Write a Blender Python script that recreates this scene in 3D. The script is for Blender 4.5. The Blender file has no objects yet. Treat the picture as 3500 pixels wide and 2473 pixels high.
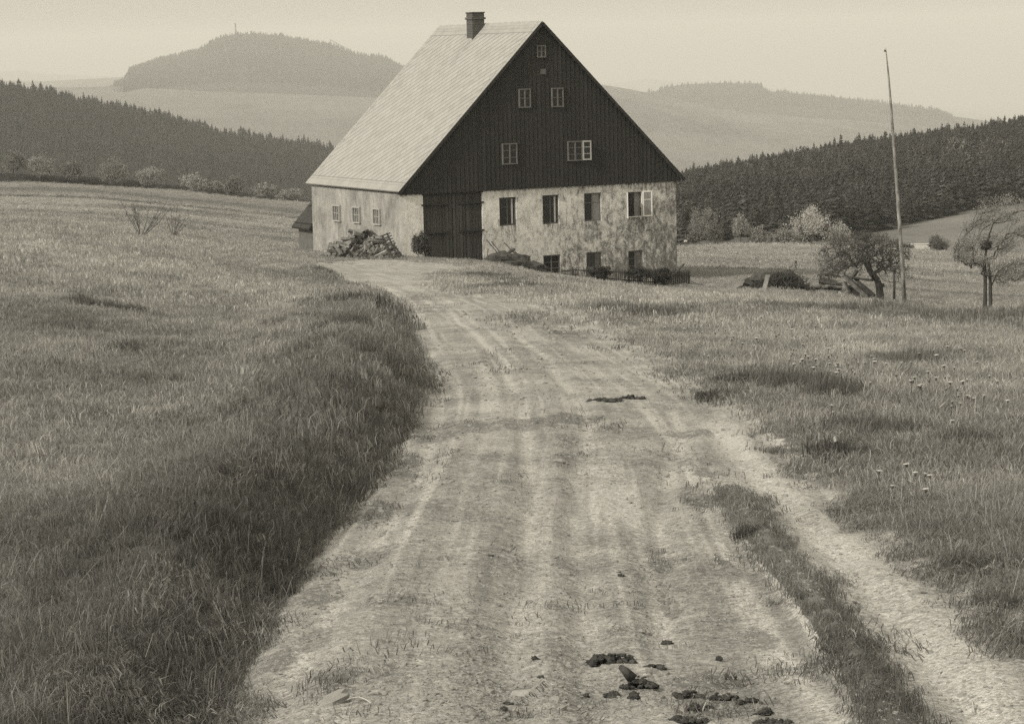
import bpy, math, random
import numpy as np
from mathutils import Vector, Matrix
SC = bpy.context.scene
COL = SC.collection
rng = np.random.default_rng(7)
random.seed(7)

# ------------------------------------------------------------------ camera
F, PITCH, ROLL, CZ = 8500.0, math.radians(7.05), math.radians(-1.32), 1.44
FW = np.array([0, math.cos(PITCH), -math.sin(PITCH)])
UP0 = np.array([0, math.sin(PITCH), math.cos(PITCH)])
RT = math.cos(ROLL) * np.array([1.0, 0, 0]) + math.sin(ROLL) * UP0
UP = -math.sin(ROLL) * np.array([1.0, 0, 0]) + math.cos(ROLL) * UP0
cam = bpy.data.cameras.new("camera")
camo = bpy.data.objects.new("camera", cam)
COL.objects.link(camo)
SC.camera = camo
camo.matrix_world = Matrix(((RT[0], UP[0], -FW[0], 0), (RT[1], UP[1], -FW[1], 0), (RT[2], UP[2], -FW[2], CZ), (0, 0, 0, 1)))
cam.sensor_width = 36
cam.lens = 36 * F / 3500
cam.clip_start = 0.1
cam.clip_end = 60000

# ------------------------------------------------------------------ light
SUN_EL, SUN_AZ = math.radians(34), math.atan2(-0.80, -0.60)      # azimuth from +Y towards +X
sh = np.array([math.sin(SUN_AZ), math.cos(SUN_AZ)])
sd = Vector((sh[0] * math.cos(SUN_EL), sh[1] * math.cos(SUN_EL), math.sin(SUN_EL)))
sun = bpy.data.lights.new("sun", "SUN")
sun.energy = 3.3
sun.angle = math.radians(4)
sun.color = (1.0, 0.95, 0.84)
suno = bpy.data.objects.new("sun", sun)
COL.objects.link(suno)
suno.rotation_euler = sd.to_track_quat('Z', 'Y').to_euler()
suno.location = (-30, -10, 60)
w = bpy.data.worlds.new("World")
SC.world = w
w.use_nodes = True
wn, wl = w.node_tree.nodes, w.node_tree.links
wn.clear()
sky = wn.new("ShaderNodeTexSky")
sky.sky_type = 'NISHITA'
sky.sun_disc = False
sky.sun_elevation = SUN_EL
sky.sun_rotation = SUN_AZ
sky.dust_density = 6
sky.air_density = 1.5
bw = wn.new("ShaderNodeRGBToBW")
gm = wn.new("ShaderNodeMath"); gm.operation = 'POWER'; gm.inputs[1].default_value = 0.35
ti = wn.new("ShaderNodeMixRGB"); ti.blend_type = 'MULTIPLY'; ti.inputs[0].default_value = 1
ti.inputs[2].default_value = (1.0, 0.94, 0.775, 1)
bg = wn.new("ShaderNodeBackground")
bg.inputs[1].default_value = 0.15
SKYK = 4.55
gk = wn.new("ShaderNodeMath"); gk.operation = 'MULTIPLY'; gk.inputs[1].default_value = SKYK
wo = wn.new("ShaderNodeOutputWorld")
wl.new(sky.outputs[0], bw.inputs[0]); wl.new(bw.outputs[0], gm.inputs[0]); wl.new(gm.outputs[0], gk.inputs[0])
wl.new(gk.outputs[0], ti.inputs[1]); wl.new(ti.outputs[0], bg.inputs[0]); wl.new(bg.outputs[0], wo.inputs[0])
SC.view_settings.view_transform = 'Standard'
SC.view_settings.look = 'None'
SC.view_settings.gamma = 1
SC.view_settings.exposure = 0.0
SC.view_settings.use_curve_mapping = False
SC.cycles.max_bounces = 8
SC.cycles.diffuse_bounces = 3
SC.cycles.transparent_max_bounces = 8
SC.cycles.volume_bounces = 0
SC.cycles.use_denoising = False

HAZE = 1.4e-4

# ------------------------------------------------------------------ helpers
def P(px, py, d):
    v = FW * F + RT * (px - 1750) + UP * (1236.5 - py)
    return v * (d / v[1]) + np.array([0, 0, CZ])

def hash2(i, j, s):
    n = (i.astype(np.int64) * 374761393 + j.astype(np.int64) * 668265263 + s * 974634777) & 0x7fffffff
    n = ((n ^ (n >> 13)) * 1274126177) & 0x7fffffff
    n = ((n ^ (n >> 16)) * 69069 + 12345) & 0x7fffffff
    return (n & 0xffffff) / float(0xffffff)

def vn(x, y, s=0):
    x = np.asarray(x, float); y = np.asarray(y, float)
    i = np.floor(x); j = np.floor(y); fx = x - i; fy = y - j
    fx = fx * fx * (3 - 2 * fx); fy = fy * fy * (3 - 2 * fy)
    a = hash2(i, j, s); b = hash2(i + 1, j, s); c = hash2(i, j + 1, s); d = hash2(i + 1, j + 1, s)
    return (a * (1 - fx) + b * fx) * (1 - fy) + (c * (1 - fx) + d * fx) * fy

def fbm(x, y, s=0, o=4):
    t = 0; a = 0.5; n = 0
    for k in range(o):
        t = t + a * vn(x * 2 ** k, y * 2 ** k, s + k * 17); n += a; a *= 0.5
    return t / n

def ss(a, b, x):
    t = np.clip((x - a) / (b - a), 0, 1)
    return t * t * (3 - 2 * t)

# materials -----------------------------------------------------------
TINT = (1.0, 0.975, 0.93)
def grey(v, t=TINT):
    return (v * t[0], v * t[1], v * t[2], 1)

class NT:
    def __init__(s, name):
        s.m = bpy.data.materials.new(name); s.m.use_nodes = True
        s.n = s.m.node_tree.nodes; s.l = s.m.node_tree.links; s.n.clear()
        s.out = s.n.new("ShaderNodeOutputMaterial")
    def node(s, t, **k):
        x = s.n.new(t)
        for a, b in k.items(): setattr(x, a, b)
        return x
    def math(s, op, a, b=None, c=None):
        x = s.n.new("ShaderNodeMath"); x.operation = op
        for i, v in enumerate((a, b, c)):
            if v is None: continue
            if isinstance(v, (int, float)): x.inputs[i].default_value = v
            else: s.l.new(v, x.inputs[i])
        return x.outputs[0]
    def noise(s, vec, scale, det=4, rough=0.6, dist=0):
        x = s.n.new("ShaderNodeTexNoise"); x.inputs["Scale"].default_value = scale
        x.inputs["Detail"].default_value = det; x.inputs["Roughness"].default_value = rough
        x.inputs["Distortion"].default_value = dist
        if vec is not None: s.l.new(vec, x.inputs["Vector"])
        return x.outputs["Fac"]
    def ramp(s, fac, stops):
        x = s.n.new("ShaderNodeValToRGB")
        e = x.color_ramp.elements
        while len(e) < len(stops): e.new(0.5)
        for k, (p, v) in enumerate(stops):
            e[k].position = p; e[k].color = grey(v)
        s.l.new(fac, x.inputs[0])
        return x.outputs[0]
    def mapping(s, vec, sc):
        x = s.n.new("ShaderNodeMapping"); x.inputs["Scale"].default_value = sc
        s.l.new(vec, x.inputs[0]); return x.outputs[0]
    def coord(s, which="Object"):
        return s.n.new("ShaderNodeTexCoord").outputs[which]
    def attr(s, name, typ='GEOMETRY'):
        x = s.n.new("ShaderNodeAttribute"); x.attribute_name = name; x.attribute_type = typ
        return x.outputs["Fac"]
    def mixc(s, fac, a, b, bt='MIX'):
        x = s.n.new("ShaderNodeMixRGB"); x.blend_type = bt
        for i, v in enumerate((fac, a, b)):
            if isinstance(v, (int, float)): x.inputs[i].default_value = v
            elif isinstance(v, tuple): x.inputs[i].default_value = v
            else: s.l.new(v, x.inputs[i])
        return x.outputs[0]
    def bump(s, h, dist, st=1.0):
        x = s.n.new("ShaderNodeBump"); x.inputs["Distance"].default_value = dist; x.inputs["Strength"].default_value = st
        s.l.new(h, x.inputs["Height"]); return x.outputs[0]
    def principled(s, col, rough=0.85, normal=None, spec=0.2):
        x = s.n.new("ShaderNodeBsdfPrincipled")
        if isinstance(col, tuple): x.inputs["Base Color"].default_value = col
        else: s.l.new(col, x.inputs["Base Color"])
        x.inputs["Roughness"].default_value = rough
        x.inputs["Specular IOR Level"].default_value = spec
        if normal is not None: s.l.new(normal, x.inputs["Normal"])
        s.l.new(x.outputs[0], s.out.inputs[0]); return x

def simple(name, lo, hi, scale=6, sc=(1, 1, 1), bump=0.0, rough=0.85, det=5):
    t = NT(name); v = t.mapping(t.coord(), sc); f = t.noise(v, scale, det, 0.65)
    c = t.ramp(f, [(0.3, lo), (0.7, hi)])
    t.principled(c, rough, t.bump(f, bump) if bump else None); return t.m

# mesh builder --------------------------------------------------------
class MB:
    def __init__(s): s.v = []; s.f = []; s.mi = []
    def add(s, vs, fs, mi=0):
        o = len(s.v); s.v += [tuple(map(float, p)) for p in vs]
        for f in fs: s.f.append(tuple(o + i for i in f)); s.mi.append(mi)
    def box(s, a, b, mi=0, M=None, jit=0):
        c = [(x, y, z) for z in (a[2], b[2]) for y in (a[1], b[1]) for x in (a[0], b[0])]
        if jit: c = [tuple(q + random.uniform(-jit, jit) for q in p) for p in c]
        if M is not None: c = [tuple(M @ Vector(p)) for p in c]
        s.add(c, [(0, 2, 3, 1), (4, 5, 7, 6), (0, 1, 5, 4), (2, 6, 7, 3), (0, 4, 6, 2), (1, 3, 7, 5)], mi)
    def bar(s, p, q, w, h, mi=0, roll=0.0, taper=1.0):
        p = Vector(p); q = Vector(q); d = (q - p).normalized()
        u = d.cross(Vector((0, 0, 1)));
        if u.length < 0.05: u = Vector((1, 0, 0))
        u.normalize(); n = u.cross(d)
        if roll:
            u2 = u * math.cos(roll) + n * math.sin(roll); n = n * math.cos(roll) - u * math.sin(roll); u = u2
        vs = []
        for (c, k) in ((p, 1.0), (q, taper)):
            for (a, b) in ((-1, -1), (1, -1), (1, 1), (-1, 1)):
                vs.append(c + u * (a * w / 2 * k) + n * (b * h / 2 * k))
        s.add(vs, [(0, 1, 2, 3), (7, 6, 5, 4), (0, 4, 5, 1), (1, 5, 6, 2), (2, 6, 7, 3), (3, 7, 4, 0)], mi)
    def tube(s, pts, rad, n=6, mi=0):
        ring = []
        for i, p in enumerate(pts):
            p = Vector(p); a = Vector(pts[max(0, i - 1)]); b = Vector(pts[min(len(pts) - 1, i + 1)])
            d = (b - a).normalized(); u = d.cross(Vector((0.31, 0.17, 0.93)))
            if u.length < 0.1: u = d.cross(Vector((1, 0, 0)))
            u.normalize(); v = d.cross(u)
            ring.append([p + (u * math.cos(2 * math.pi * k / n) + v * math.sin(2 * math.pi * k / n)) * rad[i] for k in range(n)])
        vs = [q for r in ring for q in r]; fs = []
        for i in range(len(pts) - 1):
            for k in range(n):
                fs.append((i * n + k, i * n + (k + 1) % n, (i + 1) * n + (k + 1) % n, (i + 1) * n + k))
        fs.append(tuple(range(n))[::-1]); fs.append(tuple((len(pts) - 1) * n + k for k in range(n)))
        s.add(vs, fs, mi)
    def blob(s, c, r, seed=0, nu=10, nv=7, amp=0.3, mi=0, fr=2.0):
        vs = []; fs = []
        for j in range(nv + 1):
            th = math.pi * j / nv
            for i in range(nu):
                ph = 2 * math.pi * i / nu
                d = Vector((math.sin(th) * math.cos(ph), math.sin(th) * math.sin(ph), math.cos(th)))
                k = 1 + amp * 2 * (float(fbm(d.x * fr + 7 + seed * 3.1, d.y * fr + d.z * fr * 1.7 + 5 + seed, seed, 3)) - 0.5)
                if nu > 16: k += amp * 0.8 * (float(vn(d.x * 7 + seed, d.y * 7 + d.z * 9, seed)) - 0.5)
                vs.append((c[0] + d.x * r[0] * k, c[1] + d.y * r[1] * k, c[2] + d.z * r[2] * k))
        for j in range(nv):
            for i in range(nu):
                fs.append((j * nu + i, (j + 1) * nu + i, (j + 1) * nu + (i + 1) % nu, j * nu + (i + 1) % nu))
        s.add(vs, fs, mi)
    def build(s, name, mats, parent=None, smooth=False):
        me = bpy.data.meshes.new(name)
        me.from_pydata(s.v, [], s.f)
        if not isinstance(mats, (list, tuple)): mats = [mats]
        for m in mats: me.materials.append(m)
        if len(mats) > 1: me.polygons.foreach_set("material_index", s.mi)
        if smooth: me.polygons.foreach_set("use_smooth", [True] * len(me.polygons))
        me.update()
        o = bpy.data.objects.new(name, me); COL.objects.link(o)
        if parent is not None: o.parent = parent
        return o

def np_mesh(name, V, Fq, mat, attrs=None, smooth=True, link=True):
    me = bpy.data.meshes.new(name)
    k = Fq.shape[1] if len(Fq) else 4
    me.vertices.add(len(V)); me.vertices.foreach_set("co", np.asarray(V, np.float32).ravel())
    if len(Fq):
        me.loops.add(Fq.size); me.loops.foreach_set("vertex_index", Fq.ravel().astype(np.int32))
        me.polygons.add(len(Fq)); me.polygons.foreach_set("loop_start", (np.arange(len(Fq)) * k).astype(np.int32))
        me.polygons.foreach_set("loop_total", np.full(len(Fq), k, np.int32))
        if smooth: me.polygons.foreach_set("use_smooth", np.ones(len(Fq), bool))
    if mat is not None: me.materials.append(mat)
    for a, (dom, arr) in (attrs or {}).items():
        at = me.attributes.new(a, 'FLOAT_VECTOR' if np.ndim(arr) == 2 else ('INT' if arr.dtype.kind == 'i' else 'FLOAT'), dom)
        if np.ndim(arr) == 2: at.data.foreach_set("vector", arr.astype(np.float32).ravel())
        elif arr.dtype.kind == 'i': at.data.foreach_set("value", arr.astype(np.int32))
        else: at.data.foreach_set("value", arr.astype(np.float32))
    me.update(calc_edges=True)
    o = bpy.data.objects.new(name, me)
    if link: COL.objects.link(o)
    return o

def tag(o, label=None, cat=None, group=None, kind=None):
    if label: o["label"] = label
    if cat: o["category"] = cat
    if group: o["group"] = group
    if kind: o["kind"] = kind
    return o

def empty(name, loc, rz=0.0):
    o = bpy.data.objects.new(name, None); COL.objects.link(o)
    o.location = tuple(map(float, loc)); o.rotation_euler = (0, 0, rz); o.empty_display_size = 0.3
    return o

# ------------------------------------------------------------------ terrain
SL = 0.068
ctl = []           # (px, py, d)
for (py, d, pxs) in ((2473, 7.0, (900, 2000, 2700)), (2100, 9.0, (1000, 2000, 2700)), (1800, 11.7, (1200, 2000, 2700)),
                     (1500, 16.5, (1500, 2200)), (1250, 25.1, (1600, 2150)), (1080, 38.8, (1500, 1900)),
                     (1000, 52, (1350, 1550)), (950, 66.7, (1250, 1450)), (905, 88, (1150, 1350))):
    for px in pxs: ctl.append((px, py, d))
ctl += [(1384, 880, 105.2), (1550, 893, 104), (1650, 900, 104), (1850, 958, 102), (2100, 978, 102), (2360, 995, 104), (2319, 950, 111.6),
        (1100, 868, 112), (1750, 925, 88), (2000, 968, 80), (2300, 1000, 76),
        # right meadow
        (3400, 2473, 6.7), (3400, 2100, 8.6), (3400, 1700, 12.6), (2700, 1500, 16.3), (3450, 1400, 18.5), (2700, 1250, 25.5),
        (3450, 1200, 27.5), (3400, 1150, 32.5), (2800, 1085, 42), (2400, 1020, 56), (2050, 990, 60), (1900, 1000, 52),
        (3450, 1115, 42), (3090, 1035, 85), (3370, 1058, 78), (2980, 1022, 86), (2600, 975, 92), (3480, 1000, 112), (3400, 900, 175),
        (2600, 930, 120), (2600, 870, 180), (2600, 835, 240), (3400, 872, 240), (3000, 850, 240), (2300, 880, 150),
        # left meadow and the fields behind it
        (0, 2473, 6.6), (0, 2000, 9.6), (0, 1500, 16.0), (600, 1500, 16.0), (0, 1200, 24), (700, 1200, 25), (0, 950, 39), (600, 950, 46), (1000, 980, 54),
        (0, 820, 54), (0, 772, 66), (500, 795, 74), (800, 840, 78), (1000, 880, 94),
        (0, 752, 150), (500, 780, 150), (950, 850, 140), (0, 690, 240), (600, 720, 240), (1000, 760, 240),
        (0, 655, 300), (600, 685, 300), (1040, 728, 300), (1400, 760, 300), (0, 625, 362), (600, 652, 362), (1040, 692, 362), (1400, 720, 362), (2000, 860, 300), (2600, 885, 300), (3400, 895, 300), (0, 650, 430), (600, 700, 430), (1100, 740, 430)]
C = []
for (px, py, d) in ctl:
    q = P(px, py, d); C.append((q[0] / d, math.log(d), (q[2] + SL * d) / d))
# hidden valley floors
for (x, d, z) in ((-110, 560, -45), (0, 560, -50), (110, 480, -42), (-250, 1000, -110), (0, 1000, -110), (250, 1000, -100),
                  (-0.2 * 3.5, 3.5, 0.0 - SL * 3.5), (0.3 * 3.5, 3.5, -SL * 3.5)):
    C.append((x / d, math.log(d), (z + SL * d) / d))
C = np.array(C)
A3 = 2.2
def _phi(r2): return 0.5 * r2 * np.log(r2 + 1e-12)
def _feat(u, v): return u * A3 * 3, v
cu, cv = _feat(C[:, 0], C[:, 1])
n = len(C)
def solve_surface(rhs):
    global sol
    K = _phi((cu[:, None] - cu) ** 2 + (cv[:, None] - cv) ** 2) + np.eye(n) * 5e-5
    Q = np.stack([np.ones(n), cu, cv], 1)
    Msys = np.block([[K, Q], [Q.T, np.zeros((3, 3))]])
    sol = np.linalg.solve(Msys, np.concatenate([rhs, np.zeros(3)]))
solve_surface(C[:, 2])
def H0(x, y):
    x = np.asarray(x, float); y = np.asarray(y, float); shp = x.shape
    x = x.ravel(); y = y.ravel(); d = np.clip(y, 4.0, 1100); u = np.clip(x / d, -0.27, 0.27); v = np.log(d)
    fu, fv = _feat(u, v); r = np.zeros(len(x))
    for s0 in range(0, len(x), 60000):
        a, b = fu[s0:s0 + 60000], fv[s0:s0 + 60000]
        r[s0:s0 + 60000] = _phi((a[:, None] - cu) ** 2 + (b[:, None] - cv) ** 2) @ sol[:n] + sol[n] + sol[n + 1] * a + sol[n + 2] * b
    return (-SL * d + d * r).reshape(shp)

DG = np.exp(np.linspace(math.log(4.5), math.log(1000), 1500))
def hit(px, py, H=None, dmax=1000):
    H = H or H0
    v = FW * F + RT * (px - 1750) + UP * (1236.5 - py)
    x = v[0] / v[1] * DG; z = CZ + v[2] / v[1] * DG
    g = z - H(x, DG); k = np.where((g < 0) & (DG <= dmax))[0]
    k = k[0] if len(k) else len(DG) - 1
    if k > 0:
        t = g[k - 1] / (g[k - 1] - g[k] + 1e-12); d = DG[k - 1] + (DG[k] - DG[k - 1]) * t
    else: d = DG[k]
    return np.array([v[0] / v[1] * d, d, CZ + v[2] / v[1] * d])

def world_poly(pts): return np.array([hit(px, py)[:2] for px, py in pts])
def seg_dist(x, y, poly, closed=False):
    best = np.full(x.shape, 1e9); m = len(poly)
    for i in range(m if closed else m - 1):
        a = poly[i]; b = poly[(i + 1) % m]; ab = b - a; L2 = (ab @ ab) + 1e-12
        t = np.clip(((x - a[0]) * ab[0] + (y - a[1]) * ab[1]) / L2, 0, 1)
        best = np.minimum(best, (x - a[0] - t * ab[0]) ** 2 + (y - a[1] - t * ab[1]) ** 2)
    return np.sqrt(best)
def inside(x, y, poly):
    c = np.zeros(x.shape, bool); m = len(poly)
    for i in range(m):
        a = poly[i]; b = poly[(i + 1) % m]
        if a[1] == b[1]: continue
        k = ((a[1] > y) != (b[1] > y)) & (x < (b[0] - a[0]) * (y - a[1]) / (b[1] - a[1]) + a[0])
        c ^= k
    return c
def sdist(x, y, poly):                     # >0 inside
    d = seg_dist(x, y, poly, True); return np.where(inside(x, y, poly), d, -d)

LEFT = [(700, 2600), (760, 2473), (860, 2270), (960, 2090), (1060, 1930), (1180, 1770), (1290, 1640), (1370, 1520), (1425, 1400), (1440, 1330),
        (1432, 1250), (1405, 1150), (1360, 1065), (1290, 1012), (1200, 976), (1130, 950), (1085, 925), (1040, 905), (1005, 888)]
RIGHT = [(1240, 882), (1420, 893), (1560, 905), (1640, 918), (1530, 935), (1480, 958), (1470, 985), (1560, 1005), (1700, 1022), (1800, 1045), (1960, 1062),
         (2060, 1130), (2170, 1200), (2270, 1270), (2380, 1340), (2470, 1400), (2560, 1490), (2680, 1620), (2860, 1770), (3020, 1910),
         (3230, 2060), (3400, 2210), (3560, 2360), (3640, 2600)]
def extend(p, q, m): return p + (p - q) / np.linalg.norm(p - q) * m
def edges():
    a, b = world_poly(LEFT[1:]), world_poly(RIGHT[:-1])
    e1 = a[0] + (a[0] - a[1]) / np.linalg.norm(a[0] - a[1]) * 7; e2 = b[-1] + (b[-1] - b[-2]) / np.linalg.norm(b[-1] - b[-2]) * 7
    return np.vstack([e1, a]), np.vstack([b, e2])
pL, pR = edges()
# raised bank along the left of the track
def bank(x, y):
    x = np.asarray(x, float); y = np.asarray(y, float); r = np.zeros(x.shape)
    k = y < 130
    xs, ys = x[k], y[k]
    lp = pL[::1]
    ordr = np.argsort(lp[:, 1]); xe = np.interp(ys, lp[ordr, 1], lp[ordr, 0])
    d = seg_dist(xs, ys, pL); left = xs < xe
    hb = np.interp(ys, [0, 8, 12, 20, 32, 45, 60, 90], [0.42, 0.46, 0.50, 0.56, 0.52, 0.32, 0.15, 0.0])
    wd = np.interp(ys, [0, 10, 25, 60], [0.46, 0.56, 0.72, 1.0])
    wob = 1 + 0.5 * (fbm(xs * 0.8, ys * 0.8, 9, 2) - 0.5)
    r[k] = np.where(left, hb * ss(0, 1, d / wd) * wob, 0); return r

# the control points left of the track were read off the top of the bank: take the bank back out
_cy = np.exp(C[:, 1]); _cx = C[:, 0] * _cy
solve_surface(C[:, 2] - np.where(_cy < 130, bank(_cx, _cy), 0) / _cy)
pL, pR = edges()
PATH = np.concatenate([pL, pR])
STRIP = world_poly([(2420, 1660), (2450, 1760), (2540, 1900), (2640, 2040), (2740, 2190), (2820, 2340), (2860, 2473), (2960, 2900), (3010, 3200), (3640, 3200), (3480, 2900), (3190, 2473), (3080, 2310),
                    (2960, 2160), (2830, 1990), (2690, 1830), (2540, 1680)])
ISL1 = world_poly([(1700, 1095), (1760, 1078), (1870, 1076), (1985, 1088), (1960, 1108), (1850, 1122), (1740, 1122)])
ISL2 = world_poly([(1330, 1040), (1380, 992), (1480, 998), (1640, 1045), (1560, 1068), (1400, 1068)])
ISL3 = world_poly([(2000, 1150), (2060, 1175), (2200, 1260), (2330, 1350), (2420, 1385), (2330, 1300), (2180, 1200), (2060, 1130)])
PATH_WIDE = world_poly([(1250, 1350)] + [(700, 2600)])
def path_mask(x, y):
    x = np.asarray(x, float); y = np.asarray(y, float)
    m = np.full(x.shape, -9.0); k = (y < 125) & (y > 2)
    xs, ys = x[k], y[k]
    jit = (fbm(xs * 2.2, ys * 1.4, 3, 4) - 0.5)
    js = 0.10 + 0.004 * ys
    s = sdist(xs, ys, PATH)
    # right-hand edge is ragged, the left edge (bank foot) is crisp
    rr = seg_dist(xs, ys, pR); ll = seg_dist(xs, ys, pL)
    rag = np.where(rr < ll, 0.7 + 0.035 * ys, 0.7)
    hj = (vn(xs * 14, ys * 8, 4) - .5) * .035
    s = s + jit * js * 2 * rag + hj
    t = sdist(xs, ys, STRIP) + jit * 0.12 + hj
    s = np.minimum(s, -t * 1.0)
    for isl, am in ((ISL1, 1), (ISL2, 0.5), (ISL3, 0.35)):
        q = sdist(xs, ys, isl) + jit * 0.5
        s = np.where(am >= 1, np.minimum(s, -q), np.minimum(s, 0.06 - am * 0.3 * q))
    m[k] = s; return m

DITCH = world_poly([(2560, 1052), (2750, 1068), (2950, 1078), (3150, 1100), (3350, 1125), (3550, 1140), (3900, 1175)])
TUFTS = []   # (world xy, rx, ry, height factor, tone)
def spot(px, py, wpx, dy, hf, tone):
    q = hit(px, py); TUFTS.append((q[0], q[1], wpx / F * q[1] / 2, dy, hf, tone))
spot(1950, 1068, 150, 0.9, 2.0, 0.42); spot(2070, 1060, 170, 1.2, 1.7, 0.55)
spot(2200, 1085, 200, 1.5, 1.5, 0.6)
spot(2530, 1325, 130, 0.5, 2.3, 0.42); spot(2700, 1345, 260, 0.7, 2.0, 0.6); spot(2840, 1375, 160, .5, 1.8, .6)
spot(2440, 1370, 140, 0.35, 1.3, 0.5); spot(2840, 1560, 120, 0.22, 2.0, 0.45); spot(2800, 1590, 80, 0.2, 1.3, 0.5)
spot(2290, 1075, 120, 1.0, 1.4, 0.7)
spot(300, 1200, 160, 0.35, 1.5, 0.55); spot(420, 1215, 120, 0.3, 1.2, 0.6)
spot(430, 1410, 90, 0.3, 1.4, 0.5); spot(840, 1340, 170, 0.5, 1.3, 0.6); spot(1180, 1330, 200, .6, 1.2, .6); spot(1220, 1140, 260, 1.0, 1.1, 0.6)
spot(1100, 940, 110, 2.0, 1.6, 0.5); spot(1640, 945, 180, 2.0, 1.0, 0.65); spot(1730, 990, 250, 1.5, 1.1, 0.6); spot(3000, 1480, 380, .5, 1.3, .65)
spot(3300, 1520, 200, .3, 1.2, .6); spot(3100, 1250, 300, 0.9, 1.1, 0.7); spot(3250, 1960, 260, .2, 1.6, .6); spot(3420, 2090, 200, .18, 1.5, .6)
spot(2540, 1850, 110, 0.2, 1.3, 0.5); spot(2630, 1760, 90, .2, 1.2, .5); spot(600, 720, 500, 10, 1.0, 0.7)
spot(1720, 965, 120, 2.5, 1.2, 0.55)

# muddy / dark patches lying on the track (albedo only)
MUD = []
for (px, py, wpx, dy, a) in ((1640, 1455, 330, 0.8, 0.55), (1960, 1430, 260, 0.7, 0.65), (1500, 1470, 130, 0.8, 0.5), (2150, 1470, 400, 1.0, .35), (2100, 1630, 500, 0.7, .38),
                             (1400, 1600, 160, 1.2, 0.5), (1250, 1900, 260, .5, .45), (1330, 2060, 300, 0.3, .5), (1080, 2170, 180, .35, .55), (1150, 2330, 300, .3, .45),
                             (2250, 1900, 140, .6, .5), (2290, 2060, 90, 0.4, .55), (1850, 1230, 420, 3.5, .38), (1950, 1150, 260, 2.4, .5), (1400, 1020, 240, 3.0, .45),
                             (1480, 1010, 320, 3.5, .4), (1560, 1300, 300, 1.8, .22), (2450, 2330, 420, .18, .62), (2520, 2130, 220, .35, .35), (1230, 1750, 220, .5, .42),
                             (2330, 1560, 220, .6, .45), (2420, 1620, 160, .35, .5), (900, 2420, 160, .2, .5), (2600, 1990, 120, .5, .4), (2350, 1480, 250, .5, .5), (1850, 1100, 330, 2.2, .7), (1800, 1445, 420, .7, .6), (1450, 1060, 300, 2.0, .4), (2000, 1560, 300, .6, .4), (1500, 1490, 260, .6, .6), (2380, 1700, 160, .7, .6), (2480, 1950, 150, .5, .6), (2600, 2180, 150, .35, .65), (2450, 2430, 400, .12, .8), (950, 2250, 200, .3, .6), (1100, 2030, 200, .4, .6), (1280, 1760, 170, .5, .55), (1480, 2420, 330, .12, .35), (1900, 2080, 260, .2, .3), (1560, 2150, 300, .2, .4)):
    q = hit(px, py); MUD.append((q[0], q[1], wpx / F * q[1] / 2, dy, min(.95, a * 1.45)))

# wheel ruts: polylines from the photo
RUTS = [world_poly([(1740, 2600), (1760, 2200), (1800, 1950), (1820, 1700), (1800, 1500), (1760, 1350), (1700, 1220), (1600, 1120), (1450, 1040)]),
        world_poly([(2060, 2600), (1990, 2100), (1970, 1900), (1960, 1700), (1985, 1600), (2010, 1450), (1950, 1340), (1850, 1220), (1750, 1130)]),
        world_poly([(2260, 2200), (2270, 2000), (2250, 1800), (2280, 1640), (2330, 1480), (2280, 1380)]),
        world_poly([(3400, 2600), (3150, 2250), (2900, 1950), (2700, 1760), (2560, 1620), (2450, 1480)]),
        world_poly([(900, 2473), (1120, 2100), (1280, 1850), (1420, 1650), (1480, 1500), (1520, 1350), (1470, 1200)])]

def relief(x, y, pm=None):
    """all additions to the base surface"""
    x = np.asarray(x, float); y = np.asarray(y, float)
    r = bank(x, y)
    if pm is None: pm = path_mask(x, y)
    onp = ss(-0.02, 0.10, pm)
    off = 1 - onp
    r = r + off * (0.10 * (fbm(x * 0.35, y * 0.25, 5, 3) - 0.5) * np.clip(y / 20, 0.35, 1.3) + 0.04 * (fbm(x * 1.7, y * 1.7, 6, 3) - 0.5)
                   + 0.03 * ss(0.02, 0.25, -pm) * (y < 120))
    # central strip of turf stands proud of the two tracks
    k = y < 22
    st = np.zeros(x.shape); st[k] = ss(-0.02, 0.12, sdist(x[k], y[k], STRIP)); r = r + 0.05 * st
    # track: shallow ruts, lumps, hoof-worn relief
    near = np.clip(1.4 - y / 60, 0.25, 1)
    rut = np.zeros(x.shape)
    kk = (y < 60) & (pm > -0.1)
    rr = np.zeros(kk.sum())
    for k2, poly in enumerate(RUTS):
        dd = seg_dist(x[kk], y[kk], poly); rr = rr - 0.018 * np.exp(-(dd / 0.075) ** 2) + 0.006 * np.exp(-((dd - 0.16) / 0.06) ** 2)
    rut[kk] = rr
    lump = 0.005 * (fbm(x * 1.6, y * 1.1, 21, 3) - 0.5) + 0.006 * (fbm(x * 7, y * 6, 22, 3) - 0.5)
    rock = 0.005 * ss(0.62, 0.9, vn(x * 17, y * 11, 23)) + 0.004 * ss(0.6, 0.9, vn(x * 36, y * 22, 25))
    r = r + onp * (rut + lump + rock) * near
    # low scarp on the right
    kd = (y > 25) & (y < 75)
    if kd.any():
        dl = DITCH[np.argsort(DITCH[:, 0])]
        ye = np.interp(x[kd], dl[:, 0], dl[:, 1]); fade = ss(dl[0, 0] - 1, dl[0, 0] + 3, x[kd])
        q = np.zeros(x.shape); q[kd] = fade * 0.16 * (ss(-0.1, 0.5, y[kd] - ye) - ss(3, 12, y[kd] - ye)); r = r + q
    return r

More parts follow.
